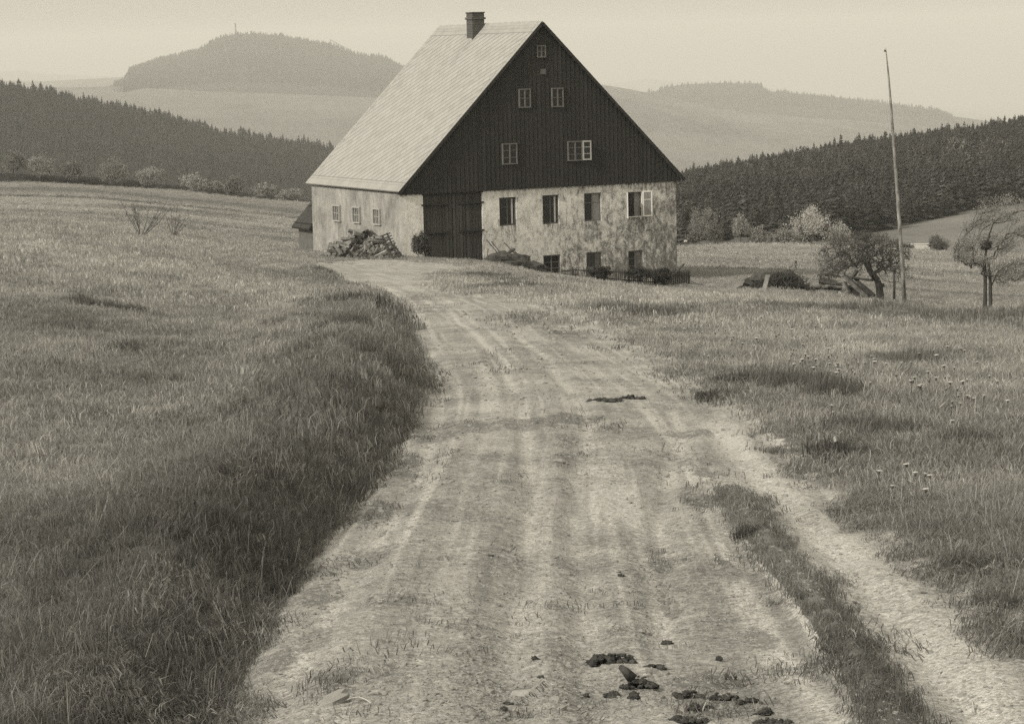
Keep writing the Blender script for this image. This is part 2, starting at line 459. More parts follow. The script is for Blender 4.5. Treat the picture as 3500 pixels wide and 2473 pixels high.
def H(x, y): return H0(x, y) + relief(x, y)
def ground(px, py, dmin=0.0):
    v = FW * F + RT * (px - 1750) + UP * (1236.5 - py)
    k0 = DG >= dmin; dg = DG[k0]; x = v[0] / v[1] * dg; gz = H(x, dg); g = CZ + v[2] / v[1] * dg - gz
    k = np.where(g < 0)[0]
    if not len(k): return P(px, py, dg[-1])
    k = k[0]; d = dg[k]
    if k > 0: d = dg[k - 1] + (dg[k] - dg[k - 1]) * g[k - 1] / (g[k - 1] - g[k] + 1e-12)
    q = P(px, py, d); q[2] = float(H(q[:1], q[1:2])[0]); return q

# ground sheet ---------------------------------------------------------
q = np.linspace(1.44 / 5.2, 1.44 / 50, 900)
rows = np.concatenate([[-60, -20, -5, 0, 2, 3.5, 4.5], 1.44 / q, np.exp(np.linspace(math.log(50), math.log(1000), 260))[1:]])
uc = np.linspace(-0.225, 0.225, 1000)
uc = np.concatenate([[-4, -2, -1, -0.6, -0.4, -0.32, -0.28, -0.25], uc, [0.25, 0.28, 0.32, 0.4, 0.6, 1, 2, 4]])
RW, UC = np.meshgrid(rows, uc, indexing='ij')
GX = UC * (np.maximum(RW, 5.2)); GY = RW.copy()
pm = path_mask(GX, GY)
GZ = H0(GX, GY) + relief(GX, GY, pm)
def mud_field(x, y):
    m = np.zeros(x.shape)
    for (cx, cy, rx, ry, a) in MUD:
        e = ((x - cx) / rx) ** 2 + ((y - cy) / ry) ** 2; k = e < 4
        if k.any():
            nz = fbm(x[k] * 9, y[k] * 6, 31, 3)
            m[k] = np.maximum(m[k], a * ss(1.4, 0.0, e[k]) * (.45 + .55 * nz))
    return m
def field_tone(x, y):
    """how pale the grass is, from place to place (parcels, worn and lush spots, shade painted on the bank and near grass)"""
    t = 0.93 + 0.5 * (fbm(x * 0.22, y * 0.12, 41, 3) - 0.5) + 0.75 * (fbm(x * 1.3, y * 0.9, 42, 4) - 0.5)
    # parcels of the far fields run across the view
    k = y > 95
    s = (fbm(x[k] * 0.004 + 3, y[k] * 0.035, 43, 3) - 0.5)
    t[k] = 0.98 + 0.5 * s + 0.24 * (fbm(x[k] * 0.05, y[k] * 0.22, 44, 3) - 0.5)
    # bank facing the track: its shade painted in as a darker grass tone
    b = bank(x, y)
    kb = (y < 70)
    if kb.any():
        dl = np.full(x.shape, 99.0); dl[kb] = seg_dist(x[kb], y[kb], pL)
        lef = b > 0.002
        wv = 0.9 + 0.9 * fbm(x * 0.5, y * 0.5, 47, 2)
        t = t * np.where(lef, 1 - 0.25 * ss(1.0, 0.25, dl / wv / 1.25), 1)
    t = t * np.interp(y, [6, 14, 30, 70], [.68, .82, 1.10, 1.14])  # nearer grass toned darker: deep shade between blades painted into the colour
    # mown strips and a worn balk across the left hand fields
    k = (y > 125) & (x < 10)
    for (dd, wd_, am) in ((262, 5, .65), (222, 2.5, .6), (296, 14, .42), (192, 3, .5), (168, 9, .3)):
        t = t * np.where(k, 1 - am * np.exp(-((y + x * .25 - dd + 6 * (fbm(x * .03, y * 0, 48, 2) - .5)) / wd_) ** 2), 1)
    k = (y > 95) & (x > 10)
    for (dd, wd_, am) in ((108, 1.5, .4), (128, 2.5, .35), (152, 2, .4), (183, 4, .25), (142, 1.2, .3)):
        t = t * np.where(k, 1 - am * np.exp(-((y + x * .3 - dd + 5 * (fbm(x * .06, y * 0, 49, 2) - .5)) / wd_) ** 2), 1)
    for (cx, cy, rx, ry, hf, tn) in TUFTS:
        e = ((x - cx) / (rx * 1.15)) ** 2 + ((y - cy) / ry) ** 2
        t = t * (1 - (1 - tn) * ss(1.4, 0.5, e))
    return t
def streaks(x, y):
    a = np.zeros(x.shape); b = np.zeros(x.shape); k = (y < 110) & (y > 3) & (np.abs(x) < .3 * y + 2); xs, ys = x[k], y[k]
    dl, dr = seg_dist(xs, ys, pL), seg_dist(xs, ys, pR); w_ = dl / (dl + dr + 1e-6); wd = dl + dr
    f1 = vn(w_ * wd * 16 + .6 * vn(ys * .5, xs * .1, 92), ys * .22, 91); f2 = vn(w_ * wd * 34, ys * .35 + 7, 93)
    a[k] = ss(.55, .92, .6 * f1 + .4 * f2 + .12) * (.35 + .65 * vn(xs * .9, ys * .35, 94))
    b[k] = ss(.62, .95, 1 - (.6 * f1 + .4 * vn(w_ * wd * 27, ys * .4 + 3, 95))) * vn(xs * 1.1, ys * .5, 96)
    for poly in RUTS:
        dd = seg_dist(xs, ys, poly); a[k] = np.maximum(a[k], .8 * np.exp(-(dd / .05) ** 2) * ss(.25, .6, vn(ys * .7, dd * 0, 97))); 
    # the narrow side path is worn pale and smooth
    sp = seg_dist(xs, ys, SIDEP); m_ = ss(.20, .06, sp); a[k] = np.maximum(a[k], .75 * m_); b[k] = b[k] * (1 - m_)
    return a, b
SIDEP = world_poly([(2440, 1440), (2560, 1580), (2720, 1720), (2900, 1880), (3080, 2060), (3260, 2240), (3420, 2420), (3600, 2620), (3900, 3000)])
STK, RTK = streaks(GX.ravel(), GY.ravel())
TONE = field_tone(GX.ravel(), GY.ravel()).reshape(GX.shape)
nr, nc = GX.shape
idx = np.arange(nr * nc).reshape(nr, nc)
Fq = np.stack([idx[:-1, :-1], idx[:-1, 1:], idx[1:, 1:], idx[1:, :-1]], -1).reshape(-1, 4)
V = np.stack([GX, GY, GZ], -1).reshape(-1, 3)

t = NT("ground_soil_and_turf")
obc = t.coord()
pth = t.attr("path"); tn = t.attr("tone"); md = t.attr("mud")
n1 = t.noise(obc, 14, 8, 0.72); n2 = t.noise(t.mapping(obc, (1, .6, 1)), 3.0, 5, 0.6); n3 = t.noise(obc, 60, 5, 0.7)
cp = t.ramp(t.math('ADD', t.math('MULTIPLY', n1, 0.45), t.math('MULTIPLY', n2, 0.55)), [(0.34, 0.21), (0.5, 0.30), (0.66, 0.39)])
n5 = t.noise(t.mapping(obc, (1, 1.6, 1)), 9.0, 9, 0.78); n6 = t.noise(obc, 0.9, 4, 0.6)
stv = t.n.new("ShaderNodeMapRange"); t.l.new(t.math('ADD', n5, t.math('MULTIPLY', t.math('SUBTRACT', n6, 0.5), 0.55)), stv.inputs[0]); stv.inputs[1].default_value = 0.50; stv.inputs[2].default_value = 0.60
cp = t.mixc(t.math('MULTIPLY', stv.outputs[0], 0.62), cp, grey(0.14))
cp = t.mixc(t.math('MULTIPLY', t.math('GREATER_THAN', n3, 0.63), 0.4), cp, grey(0.14))
nH = t.noise(obc, 95, 4, 0.8); nV = t.noise(obc, 38, 5, 0.8)
gr = t.n.new('ShaderNodeMapRange'); t.l.new(t.math('ADD', t.math('MULTIPLY', nH, .55), t.math('MULTIPLY', nV, .45)), gr.inputs[0]); gr.inputs[1].default_value = .38; gr.inputs[2].default_value = .60; gr.inputs[3].default_value = .42; gr.inputs[4].default_value = 1.38
cp = t.mixc(t.math('MULTIPLY', t.attr('streak'), 0.72), cp, grey(0.50))
cp = t.mixc(t.math('MULTIPLY', t.attr('rut'), 0.65), cp, grey(0.15))
nM = t.noise(t.mapping(obc, (1, 1.3, 1)), 17, 7, 0.78)
mE = t.n.new('ShaderNodeMapRange'); t.l.new(t.math('ADD', md, t.math('MULTIPLY', t.math('SUBTRACT', nM, 0.5), 1.5)), mE.inputs[0]); mE.inputs[1].default_value = .36; mE.inputs[2].default_value = .52
cp = t.mixc(t.math('MULTIPLY', t.math('MULTIPLY', mE.outputs[0], t.math('GREATER_THAN', md, 0.01)), .62), cp, grey(0.10))
ng = t.noise(t.mapping(obc, (1, 1, 1)), 5, 8, 0.75)
nf = t.noise(t.mapping(obc, (0.35, 1, 1)), 1.1, 6, 0.7)
cg = t.ramp(t.math('ADD', t.math('MULTIPLY', ng, 0.5), t.math('MULTIPLY', nf, 0.5)), [(0.3, 0.13), (0.7, 0.27)])
cg = t.mixc(1.0, cg, t.n.new("ShaderNodeCombineColor").outputs[0], 'MULTIPLY')
cc = [x for x in t.n if x.bl_idname == "ShaderNodeCombineColor"][0]
for i in range(3): t.l.new(tn, cc.inputs[i])
nE = t.noise(obc, 22, 6, 0.75)
pE = t.n.new("ShaderNodeMapRange"); t.l.new(t.math('ADD', pth, t.math('MULTIPLY', t.math('SUBTRACT', nE, 0.5), 1.3)), pE.inputs[0]); pE.inputs[1].default_value = .42; pE.inputs[2].default_value = .58
n7 = t.noise(t.mapping(obc, (1, 1.5, 1)), 26, 6, 0.7)
s7 = t.n.new("ShaderNodeMapRange"); t.l.new(t.math('ADD', n7, t.math('MULTIPLY', t.math('SUBTRACT', n6, 0.5), 0.4)), s7.inputs[0]); s7.inputs[1].default_value = .54; s7.inputs[2].default_value = .60
cp = t.mixc(t.math('MULTIPLY', s7.outputs[0], 0.5), cp, grey(0.11))
cg2 = t.n.new('ShaderNodeCombineColor')
for i in range(3): t.l.new(gr.outputs[0], cg2.inputs[i])
cp = t.mixc(1.0, cp, cg2.outputs[0], 'MULTIPLY')
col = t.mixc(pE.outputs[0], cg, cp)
hgt = t.math('ADD', t.math('MULTIPLY', n1, 0.35), t.math('ADD', t.math('MULTIPLY', n3, 0.3), t.math('MULTIPLY', nH, .35)))
t.principled(col, 0.95, t.bump(hgt, 0.018, 0.8), 0.1)
GROUND_MAT = t.m
_st = np.zeros(GX.shape, bool); _k = GY < 22; _st[_k] = sdist(GX[_k], GY[_k], STRIP) > 0.05
_nz = fbm(GX * 7, GY * 5, 51, 4) - 0.5
pa = np.where((bank(GX, GY) > 0) | _st, ss(-0.05, 0.03, pm + 0.08 * _nz), ss(-0.26 - .004 * GY, -0.02, pm + 0.30 * _nz)).ravel()
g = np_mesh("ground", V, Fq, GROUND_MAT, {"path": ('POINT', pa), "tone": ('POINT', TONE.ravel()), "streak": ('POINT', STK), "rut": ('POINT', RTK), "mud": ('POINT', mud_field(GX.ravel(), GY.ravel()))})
tag(g, kind="structure")

# ------------------------------------------------------------------ scatter through geometry nodes
def scatter(name, pts, rot, scl, idx, tone, sources, label, cat):
    o = np_mesh(name, pts, np.zeros((0, 4), int), None, {"rot": ('POINT', rot), "scl": ('POINT', scl), "pick": ('POINT', idx.astype(np.int32)), "tone": ('POINT', tone)})
    coll = bpy.data.collections.new(name + "_source")
    for s in sources: coll.objects.link(s)
    ng = bpy.data.node_groups.new(name + "_nodes", 'GeometryNodeTree')
    ng.interface.new_socket("Geometry", in_out='INPUT', socket_type='NodeSocketGeometry')
    ng.interface.new_socket("Geometry", in_out='OUTPUT', socket_type='NodeSocketGeometry')
    N, Lk = ng.nodes, ng.links
    gi, go = N.new("NodeGroupInput"), N.new("NodeGroupOutput")
    ci = N.new("GeometryNodeCollectionInfo"); ci.inputs["Collection"].default_value = coll
    ci.inputs["Separate Children"].default_value = True; ci.inputs["Reset Children"].default_value = True
    ip = N.new("GeometryNodeInstanceOnPoints"); ip.inputs["Pick Instance"].default_value = True
    def at(nm, ty):
        a = N.new("GeometryNodeInputNamedAttribute"); a.data_type = ty; a.inputs[0].default_value = nm; return a.outputs[0]
    e2r = N.new("FunctionNodeEulerToRotation")
    Lk.new(at("rot", 'FLOAT_VECTOR'), e2r.inputs[0]); Lk.new(e2r.outputs[0], ip.inputs["Rotation"])
    Lk.new(at("scl", 'FLOAT_VECTOR'), ip.inputs["Scale"]); Lk.new(at("pick", 'INT'), ip.inputs["Instance Index"])
    Lk.new(gi.outputs[0], ip.inputs["Points"]); Lk.new(ci.outputs[0], ip.inputs["Instance"]); Lk.new(ip.outputs[0], go.inputs[0])
    md = o.modifiers.new("scatter", 'NODES'); md.node_group = ng
    tag(o, label, cat, kind="stuff"); return o

def leafy(name, lo, hi, trans=0.35, attrname="bt"):
    t = NT(name)
    b = t.attr(attrname); tn = t.attr("tone", 'INSTANCER')
    c = t.ramp(b, [(0.0, lo), (0.75, hi), (1.0, hi * 1.35)])
    cc = t.node("ShaderNodeCombineColor")
    for i in range(3): t.l.new(tn, cc.inputs[i])
    c = t.mixc(1.0, c, cc.outputs[0], 'MULTIPLY')
    d = t.node("ShaderNodeBsdfDiffuse"); tr = t.node("ShaderNodeBsdfTranslucent"); mx = t.node("ShaderNodeMixShader")
    mx.inputs[0].default_value = trans
    t.l.new(c, d.inputs[0]); t.l.new(c, tr.inputs[0]); t.l.new(d.outputs[0], mx.inputs[1]); t.l.new(tr.outputs[0], mx.inputs[2])
    t.l.new(mx.outputs[0], t.out.inputs[0]); return t.m

GRASS = leafy("grass_blades", 0.18, 0.42, 0.40)

def clump(name, nb, rad, h, w, lean, seed, straw=0.12):
    r = np.random.default_rng(seed); V = []; Fs = []; B = []
    for k in range(nb):
        a = r.uniform(0, 2 * math.pi); q0 = rad * math.sqrt(r.uniform()); x0, y0 = q0 * math.cos(a), q0 * math.sin(a)
        hh = h * r.uniform(0.45, 1.1); ph = r.uniform(0, 2 * math.pi); ln = hh * lean * r.uniform(0.1, 1.3)
        dx, dy = math.cos(ph) * ln + 0.04 * hh, math.sin(ph) * ln
        th = r.uniform(0, math.pi); wx, wy = math.cos(th) * w / 2, math.sin(th) * w / 2
        o = len(V)
        for (s, wk) in ((0, 1.0), (0.45, 0.85), (0.8, 0.5)):
            cx, cy, cz = x0 + dx * s * s, y0 + dy * s * s, hh * (s - 0.12 * s * s) - (0.03 if s == 0 else 0)
            V += [(cx - wx * wk, cy - wy * wk, cz), (cx + wx * wk, cy + wy * wk, cz)]
        V.append((x0 + dx, y0 + dy, hh * 0.86))
        Fs += [(o, o + 1, o + 3), (o, o + 3, o + 2), (o + 2, o + 3, o + 5), (o + 2, o + 5, o + 4), (o + 4, o + 5, o + 6)]
        b = r.uniform(0.85, 1.0) if r.uniform() < straw else r.uniform(0.0, 0.7)
        B += [b] * 5
    return np_mesh(name, np.array(V), np.array(Fs), GRASS, {"bt": ('FACE', np.array(B))}, smooth=False, link=False)

fine = [clump("grass_tuft_fine_%d" % i, 60, 0.075, 0.040 + 0.007 * i, 0.0026, 0.9, 100 + i) for i in range(5)]
mid = [clump("grass_tuft_mid_%d" % i, 90, 0.17, 0.050 + 0.010 * i, 0.0052, 0.7, 200 + i) for i in range(5)]
far = [clump("grass_tuft_far_%d" % i, 120, 0.42, 0.046 + 0.007 * i, 0.011, 0.9, 300 + i, 0.04) for i in range(5)]
fine_set = None
vfar = [clump("grass_tuft_field_%d" % i, 90, 1.1, 0.06 + 0.012 * i, 0.045, 0.9, 400 + i, 0.02) for i in range(4)]

def weed(name, seed, mode):
    r = np.random.default_rng(seed); V = []; Fs = []; B = []
    if mode == 'leaf':
        for k in range(16):
            ph = r.uniform(0, 6.28); ln = r.uniform(.018, .042); up = r.uniform(.5, 1.1); w_ = r.uniform(.003, .006); ox, oy = r.normal(0, .025, 2)
            o = len(V); c, s_ = math.cos(ph), math.sin(ph)
            for (q_, wk) in ((0, .3), (.45, 1), (.8, .8), (1, .1)):
                z = ln * up * (q_ * 1.6 - q_ * q_ * .8) + .005; V += [(ox + c * ln * q_ - s_ * w_ * wk, oy + s_ * ln * q_ + c * w_ * wk, z), (ox + c * ln * q_ + s_ * w_ * wk, oy + s_ * ln * q_ - c * w_ * wk, z)]
            for j in range(3): Fs.append((o + 2 * j, o + 2 * j + 1, o + 2 * j + 3)); Fs.append((o + 2 * j, o + 2 * j + 3, o + 2 * j + 2))
            B += [r.uniform(0, .8)] * 6
    else:
        for k in range(9):
            ox, oy = r.normal(0, .05, 2); h = r.uniform(.07, .15); lx, ly = r.normal(0, .25, 2) * h; w_ = .0011; o = len(V); th = r.uniform(0, 3.1); wx, wy = math.cos(th) * w_, math.sin(th) * w_
            V += [(ox - wx, oy - wy, 0), (ox + wx, oy + wy, 0), (ox + lx * .8 - wx, oy + ly * .8 - wy, h * .82), (ox + lx * .8 + wx, oy + ly * .8 + wy, h * .82)]
            Fs += [(o, o + 1, o + 3), (o, o + 3, o + 2)]; B += [.95, .95]
            for t2 in (0, 1.57):
                o = len(V); cx, cy = math.cos(th + t2) * .0035, math.sin(th + t2) * .0035; x1, y1 = ox + lx * .8, oy + ly * .8
                V += [(x1, y1, h * .8), (x1 + cx + lx * .1, y1 + cy, h * .9), (x1 + lx * .2, y1 + ly * .2, h), (x1 - cx + lx * .1, y1 - cy, h * .9)]; Fs += [(o, o + 1, o + 2), (o, o + 2, o + 3)]; B += [.85, .85]
    return np_mesh(name, np.array(V), np.array(Fs), GRASS, {"bt": ('FACE', np.array(B))}, smooth=False, link=False)
def grass_band(name, d0, d1, dens, src, half, label, hs=1.0, dmin_keep=-0.02):
    ymax = d1; wd = half
    area = wd * (d1 ** 2 - d0 ** 2) + 2 * (d1 - d0) * 0.8
    n = int(area * dens)
    cell = 1 / math.sqrt(dens); wmax = wd * d1 + 2.6
    gx_, gy_ = np.meshgrid(np.arange(-wmax, wmax, cell), np.arange(d0, d1, cell)); x = gx_.ravel(); y = gy_.ravel()
    kk_ = np.abs(x) < wd * y + 2.6; x, y = x[kk_], y[kk_]; n = len(x)
    x = x + rng.uniform(-.6, .6, n) * cell; y = np.clip(y + rng.uniform(-.6, .6, n) * cell, d0, d1)
    pm = path_mask(x, y)
    ragged = seg_dist(x, y, pR) < 3.0
    keep = pm < (rng.uniform(-0.24, -0.03, n) if y.max() < 60 else rng.uniform(-0.5, 0.05, n))
    crisp = bank(x, y) > 0.0005
    keep |= crisp & (pm < (-0.03 if y.max() < 20 else 0.0))
    # bare soil shows between the tufts on the trodden verge
    verge = (pm > -0.55) & (~crisp) & (y < 60)
    instrip = np.zeros(n, bool); ns = y < 22; instrip[ns] = sdist(x[ns], y[ns], STRIP) > 0.055
    keep |= instrip & (pm < 0.03)
    keep &= instrip | (pm < -0.03) | (y > 20)
    keep &= ~(verge & ~instrip & (fbm(x * 3.0, y * 2.0, 61, 3) < 0.38 + 0.25 * (pm + 0.3)))
    # turf under the house and the bare yard
    keep &= ~(inside(x, y, HOUSE_FOOT))
    x, y, pm = x[keep], y[keep], pm[keep]
    z = H0(x, y) + relief(x, y, pm)
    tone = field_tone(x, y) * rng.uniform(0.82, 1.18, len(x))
    hf = 0.62 + 0.75 * fbm(x * 1.3, y * 1.1, 62, 3)
    b = bank(x, y); dl = seg_dist(x, y, pL)
    hf = hf * np.where(b > 0.002, 1 + 0.25 * ss(1.3, 0.3, dl), 1)
    edge = ss(0.0, 0.4, -pm) * 0.5 + 0.5
    hf = hf * np.where((b <= 0.002) & (y < 60), edge, 1)
    st = (y < 22)
    stv = np.zeros(len(x)); stv[st] = sdist(x[st], y[st], STRIP) > -0.05; hf = hf * np.where(stv > 0, 0.95, 1); tone = tone * np.where(stv > 0, 0.78, 1)
    for (cx, cy, rx, ry, h2, tn) in TUFTS:
        e = ((x - cx) / rx) ** 2 + ((y - cy) / ry) ** 2; hf = hf * (1 + (h2 - .7) * 1.25 * ss(1.3, 0.3, e)); tone = tone * (1 - .22 * ss(1.3, .3, e))
    if d1 > 30 and d0 < 60:
        dd = seg_dist(x, y, DITCH); kk = ss(1.1, 0.3, dd); hf = hf * (1 + 1.1 * kk); tone = tone * (1 - 0.45 * kk)
    # taller dry grass in the right meadow
    rm = ss(0, 1.2, x - np.interp(y, pR[::-1, 1], pR[::-1, 0])) * (y < 60); hf = hf * (1 + 0.35 * rm * ss(0.1, 0.6, -pm)); tone = tone * (1 + 0.08 * rm)
    hf = hf * hs
    m = len(x)
    rot = np.stack([rng.normal(0, 0.10, m), rng.normal(0.05, 0.10, m), rng.uniform(0, 0.9, m) + (rng.random(m) < 0.5) * 5.6], 1)
    wx = rng.uniform(0.8, 1.25, m)
    # lean out over the track on the bank
    rot[:, 1] += np.where(b > 0.002, 0.12 * ss(0.9, 0.1, seg_dist(x, y, pL)), 0)
    rot[:, 2] = rng.uniform(0, 6.28, m)
    rot[:, 0] += rng.normal(0, .14, m) * (y < 30)
    scl = np.stack([wx, wx, hf * rng.uniform(0.8, 1.2, m)], 1)
    return scatter(name, np.stack([x, y, z - 0.003], 1), rot, scl, np.where(rng.random(m) < .8, rng.integers(0, 5, m) % len(src), rng.integers(0, len(src), m)), tone, src, label, "grass")

# ------------------------------------------------------------------ house frame of reference
HA = math.radians(27.2)
HO = np.array([-4.61, 105.2, -5.64 + CZ])
HD = np.array([math.cos(HA), math.sin(HA), 0]); HB = np.array([-math.sin(HA), math.cos(HA), 0])
W, L, RISE = 14.0, 10.2, 7.0
WX0, WX1, WY0, WY1 = 0.17, 13.72, 0.14, 9.95
def hloc(px, py, which='front', off=0.0):
    """pixel -> local coordinates on the gable wall plane (y=off) or the left wall plane (x=off)"""
    v = FW * F + RT * (px - 1750) + UP * (1236.5 - py)
    nrm = HB if which == 'front' else HD
    o = HO + nrm * off; k = ((o - np.array([0, 0, CZ])) @ nrm) / (v @ nrm)
    p = np.array([0, 0, CZ]) + v * k - HO
    return p @ HD, p @ HB, p[2]
def hw(x, y, z=0): return HO + HD * x + HB * y + np.array([0, 0, z])
HOUSE_FOOT = np.array([hw(0.1, 0.1)[:2], hw(13.8, 0.1)[:2], hw(13.8, 10)[:2], hw(0.1, 10)[:2]])

grass_band("meadow_grass", 3.6, 13, 290, fine + [weed("weed_leaf_%d" % i, 800 + i, "leaf") for i in range(2)] + [weed("weed_stalk_%d" % i, 810 + i, "stalk") for i in range(2)], 0.225, "fine near grass and weeds of the meadow beside the track", 0.74)
grass_band("meadow_grass", 13, 34, 54, mid, 0.225, "grass of the meadow on both sides of the track in the middle distance", 0.74)
grass_band("meadow_grass", 34, 125, 7, far, 0.225, "grass of the meadow running up to the farmhouse", 0.82)
grass_band("field_grass", 125, 380, 0.42, vfar, 0.23, "grass of the distant hay fields", 0.8)

# ------------------------------------------------------------------ house
house = empty("farmhouse", HO, HA)
tag(house, "tall farmhouse with pale shingled roof and dark boarded gable at the end of the track", "house")
M_side = None
t = NT("roughcast_plaster"); c = t.coord(); n1 = t.noise(c, 1.1, 6, 0.65); n2 = t.noise(c, 22, 5, 0.7)
n3 = t.noise(t.mapping(c, (1, 1, 0.25)), 3.2, 5, 0.7)
cs = t.ramp(t.math('ADD', t.math('ADD', t.math('MULTIPLY', n1, 0.35), t.math('MULTIPLY', n2, 0.35)), t.math('MULTIPLY', n3, 0.3)), [(0.40, 0.13), (0.49, 0.24), (0.60, 0.36)])
t.principled(cs, 0.95, t.bump(n2, 0.03, 0.8), 0.1); M_side = t.m
t = NT("worn_whitewash_plaster"); c = t.coord()
n1 = t.noise(c, 2.3, 9, 0.78, 0.7); n2 = t.noise(t.mapping(c, (1, 1, 0.45)), 5.2, 8, 0.8, 0.5); n3 = t.noise(c, 15, 6, 0.8)
n4 = t.noise(t.mapping(c, (1, 1, 0.08)), 7.0, 4, 0.7)
f = t.math('ADD', t.math('ADD', t.math('MULTIPLY', n1, 0.36), t.math('MULTIPLY', n2, 0.30)), t.math('ADD', t.math('MULTIPLY', n3, 0.24), t.math('MULTIPLY', n4, 0.10)))
# the plaster has blown off more towards the right-hand end and the foot of the wall
sx = t.node("ShaderNodeSeparateXYZ"); t.l.new(c, sx.inputs[0])
dm = t.math('MULTIPLY', t.math('MULTIPLY', t.math('SUBTRACT', sx.outputs[0], 5.0), 0.007), 1.0)
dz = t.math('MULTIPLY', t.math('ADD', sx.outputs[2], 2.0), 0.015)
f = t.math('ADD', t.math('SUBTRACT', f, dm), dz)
stn = None
for (a_, b_, c_, d_) in ((4.75, 5.65, -1.45, 1.0), (6.9, 7.8, -1.40, 1.1), (9.05, 9.9, -1.35, .9), (11.2, 12.1, -1.25, 1.2)):
    mx_ = t.math('MULTIPLY', t.math('GREATER_THAN', sx.outputs[0], a_), t.math('LESS_THAN', sx.outputs[0], b_))
    mz_ = t.math('MULTIPLY', t.math('LESS_THAN', sx.outputs[2], c_), t.math('MAXIMUM', t.math('SUBTRACT', 1.0, t.math('DIVIDE', t.math('SUBTRACT', c_, sx.outputs[2]), d_)), 0.0))
    m_ = t.math('MULTIPLY', mx_, mz_); stn = m_ if stn is None else t.math('ADD', stn, m_)
nd = t.noise(t.mapping(c, (1, 1, 0.10)), 9.0, 5, 0.75)
f = t.math('SUBTRACT', f, t.math('MULTIPLY', t.math('MULTIPLY', stn, t.math('MAXIMUM', t.math('SUBTRACT', nd, .42), 0.0)), .55))
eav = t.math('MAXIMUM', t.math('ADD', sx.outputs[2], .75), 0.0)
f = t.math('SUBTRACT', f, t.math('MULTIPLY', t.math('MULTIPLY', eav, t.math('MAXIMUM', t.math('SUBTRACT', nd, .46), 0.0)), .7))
cs = t.ramp(f, [(0.40, 0.12), (0.44, 0.25), (0.465, 0.42), (0.52, 0.58), (0.60, 0.74)])
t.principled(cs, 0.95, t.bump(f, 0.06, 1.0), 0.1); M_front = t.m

def boards(name, lo, hi, period, axis=0, gap=0.08):
    t = NT(name); c = t.coord(); sx = t.node("ShaderNodeSeparateXYZ"); t.l.new(c, sx.inputs[0])
    u = t.math('DIVIDE', sx.outputs[axis], period); fr = t.math('FRACT', u); fl = t.math('FLOOR', u)
    wn_ = t.node("ShaderNodeTexWhiteNoise", noise_dimensions='1D'); t.l.new(fl, wn_.inputs["W"])
    sc = [9, 9, 9]; sc[2] = 0.5
    n = t.noise(t.mapping(c, tuple(sc)), 1.5, 6, 0.7)
    f = t.math('ADD', t.math('MULTIPLY', n, 0.6), t.math('MULTIPLY', wn_.outputs[0], 0.4))
    cl = t.ramp(f, [(0.2, lo), (0.8, hi)])
    ln = t.math('LESS_THAN', fr, gap)
    cl = t.mixc(t.math('MULTIPLY', ln, 0.7), cl, grey(lo * 0.4))
    t.principled(cl, 0.85, t.bump(t.math('SUBTRACT', n, ln), 0.02, 0.8), 0.15); return t.m
M_clad = boards("tarred_gable_boards", 0.030, 0.042, 0.21)
M_gate = boards("weathered_gate_boards", 0.036, 0.07, 0.17)
M_frame_dark = simple("dark_window_frame", 0.07, 0.12, 8)
M_frame_mid = simple("weathered_window_frame", 0.09, 0.16, 8)
M_frame_pale = simple("pale_painted_window_frame", 0.26, 0.38, 8)
M_iron = simple("black_iron", 0.02, 0.04, 8)
t = NT("window_glass"); x = t.principled((0.02, 0.02, 0.02, 1), 0.12, None, 0.5); M_glass = t.m
t = NT("curtained_window_glass"); x = t.principled(t.ramp(t.noise(t.mapping(t.coord(), (9, 1, 1)), 4, 3, .6), [(0.3, .14), (0.7, .26)]), 0.25, None, 0.5); M_curt = t.m

def wall_with_holes(x0, x1, z0, z1, holes, axis, off, thick, name, mat, ztop=None):
    """flat wall in the x-z (axis 'x') or y-z plane with real openings and reveals"""
    mb = MB()
    xs = sorted(set([x0, x1] + [h[0] for h in holes] + [h[2] for h in holes])); zs = sorted(set([z0, z1] + [h[1] for h in holes] + [h[3] for h in holes]))
    def pt(a, b, d): return (a, off + d, b) if axis == 'x' else (off + d, a, b)
    def solid(i, j):
        if i < 0 or j < 0 or i >= len(xs) - 1 or j >= len(zs) - 1: return False
        a = (xs[i] + xs[i + 1]) / 2; b = (zs[j] + zs[j + 1]) / 2
        return not any(h[0] < a < h[2] and h[1] < b < h[3] for h in holes)
    for i in range(len(xs) - 1):
        for j in range(len(zs) - 1):
            if not solid(i, j): continue
            a0, a1, b0, b1 = xs[i], xs[i + 1], zs[j], zs[j + 1]
            for d in (0, thick): mb.add([pt(a0, b0, d), pt(a1, b0, d), pt(a1, b1, d), pt(a0, b1, d)], [(0, 1, 2, 3)])
            if not solid(i - 1, j): mb.add([pt(a0, b0, 0), pt(a0, b0, thick), pt(a0, b1, thick), pt(a0, b1, 0)], [(0, 1, 2, 3)])
            if not solid(i + 1, j): mb.add([pt(a1, b0, 0), pt(a1, b0, thick), pt(a1, b1, thick), pt(a1, b1, 0)], [(0, 1, 2, 3)])
            if not solid(i, j - 1): mb.add([pt(a0, b0, 0), pt(a0, b0, thick), pt(a1, b0, thick), pt(a1, b0, 0)], [(0, 1, 2, 3)])
            if not solid(i, j + 1): mb.add([pt(a0, b1, 0), pt(a0, b1, thick), pt(a1, b1, thick), pt(a1, b1, 0)], [(0, 1, 2, 3)])
    return mb.build(name, mat, house)

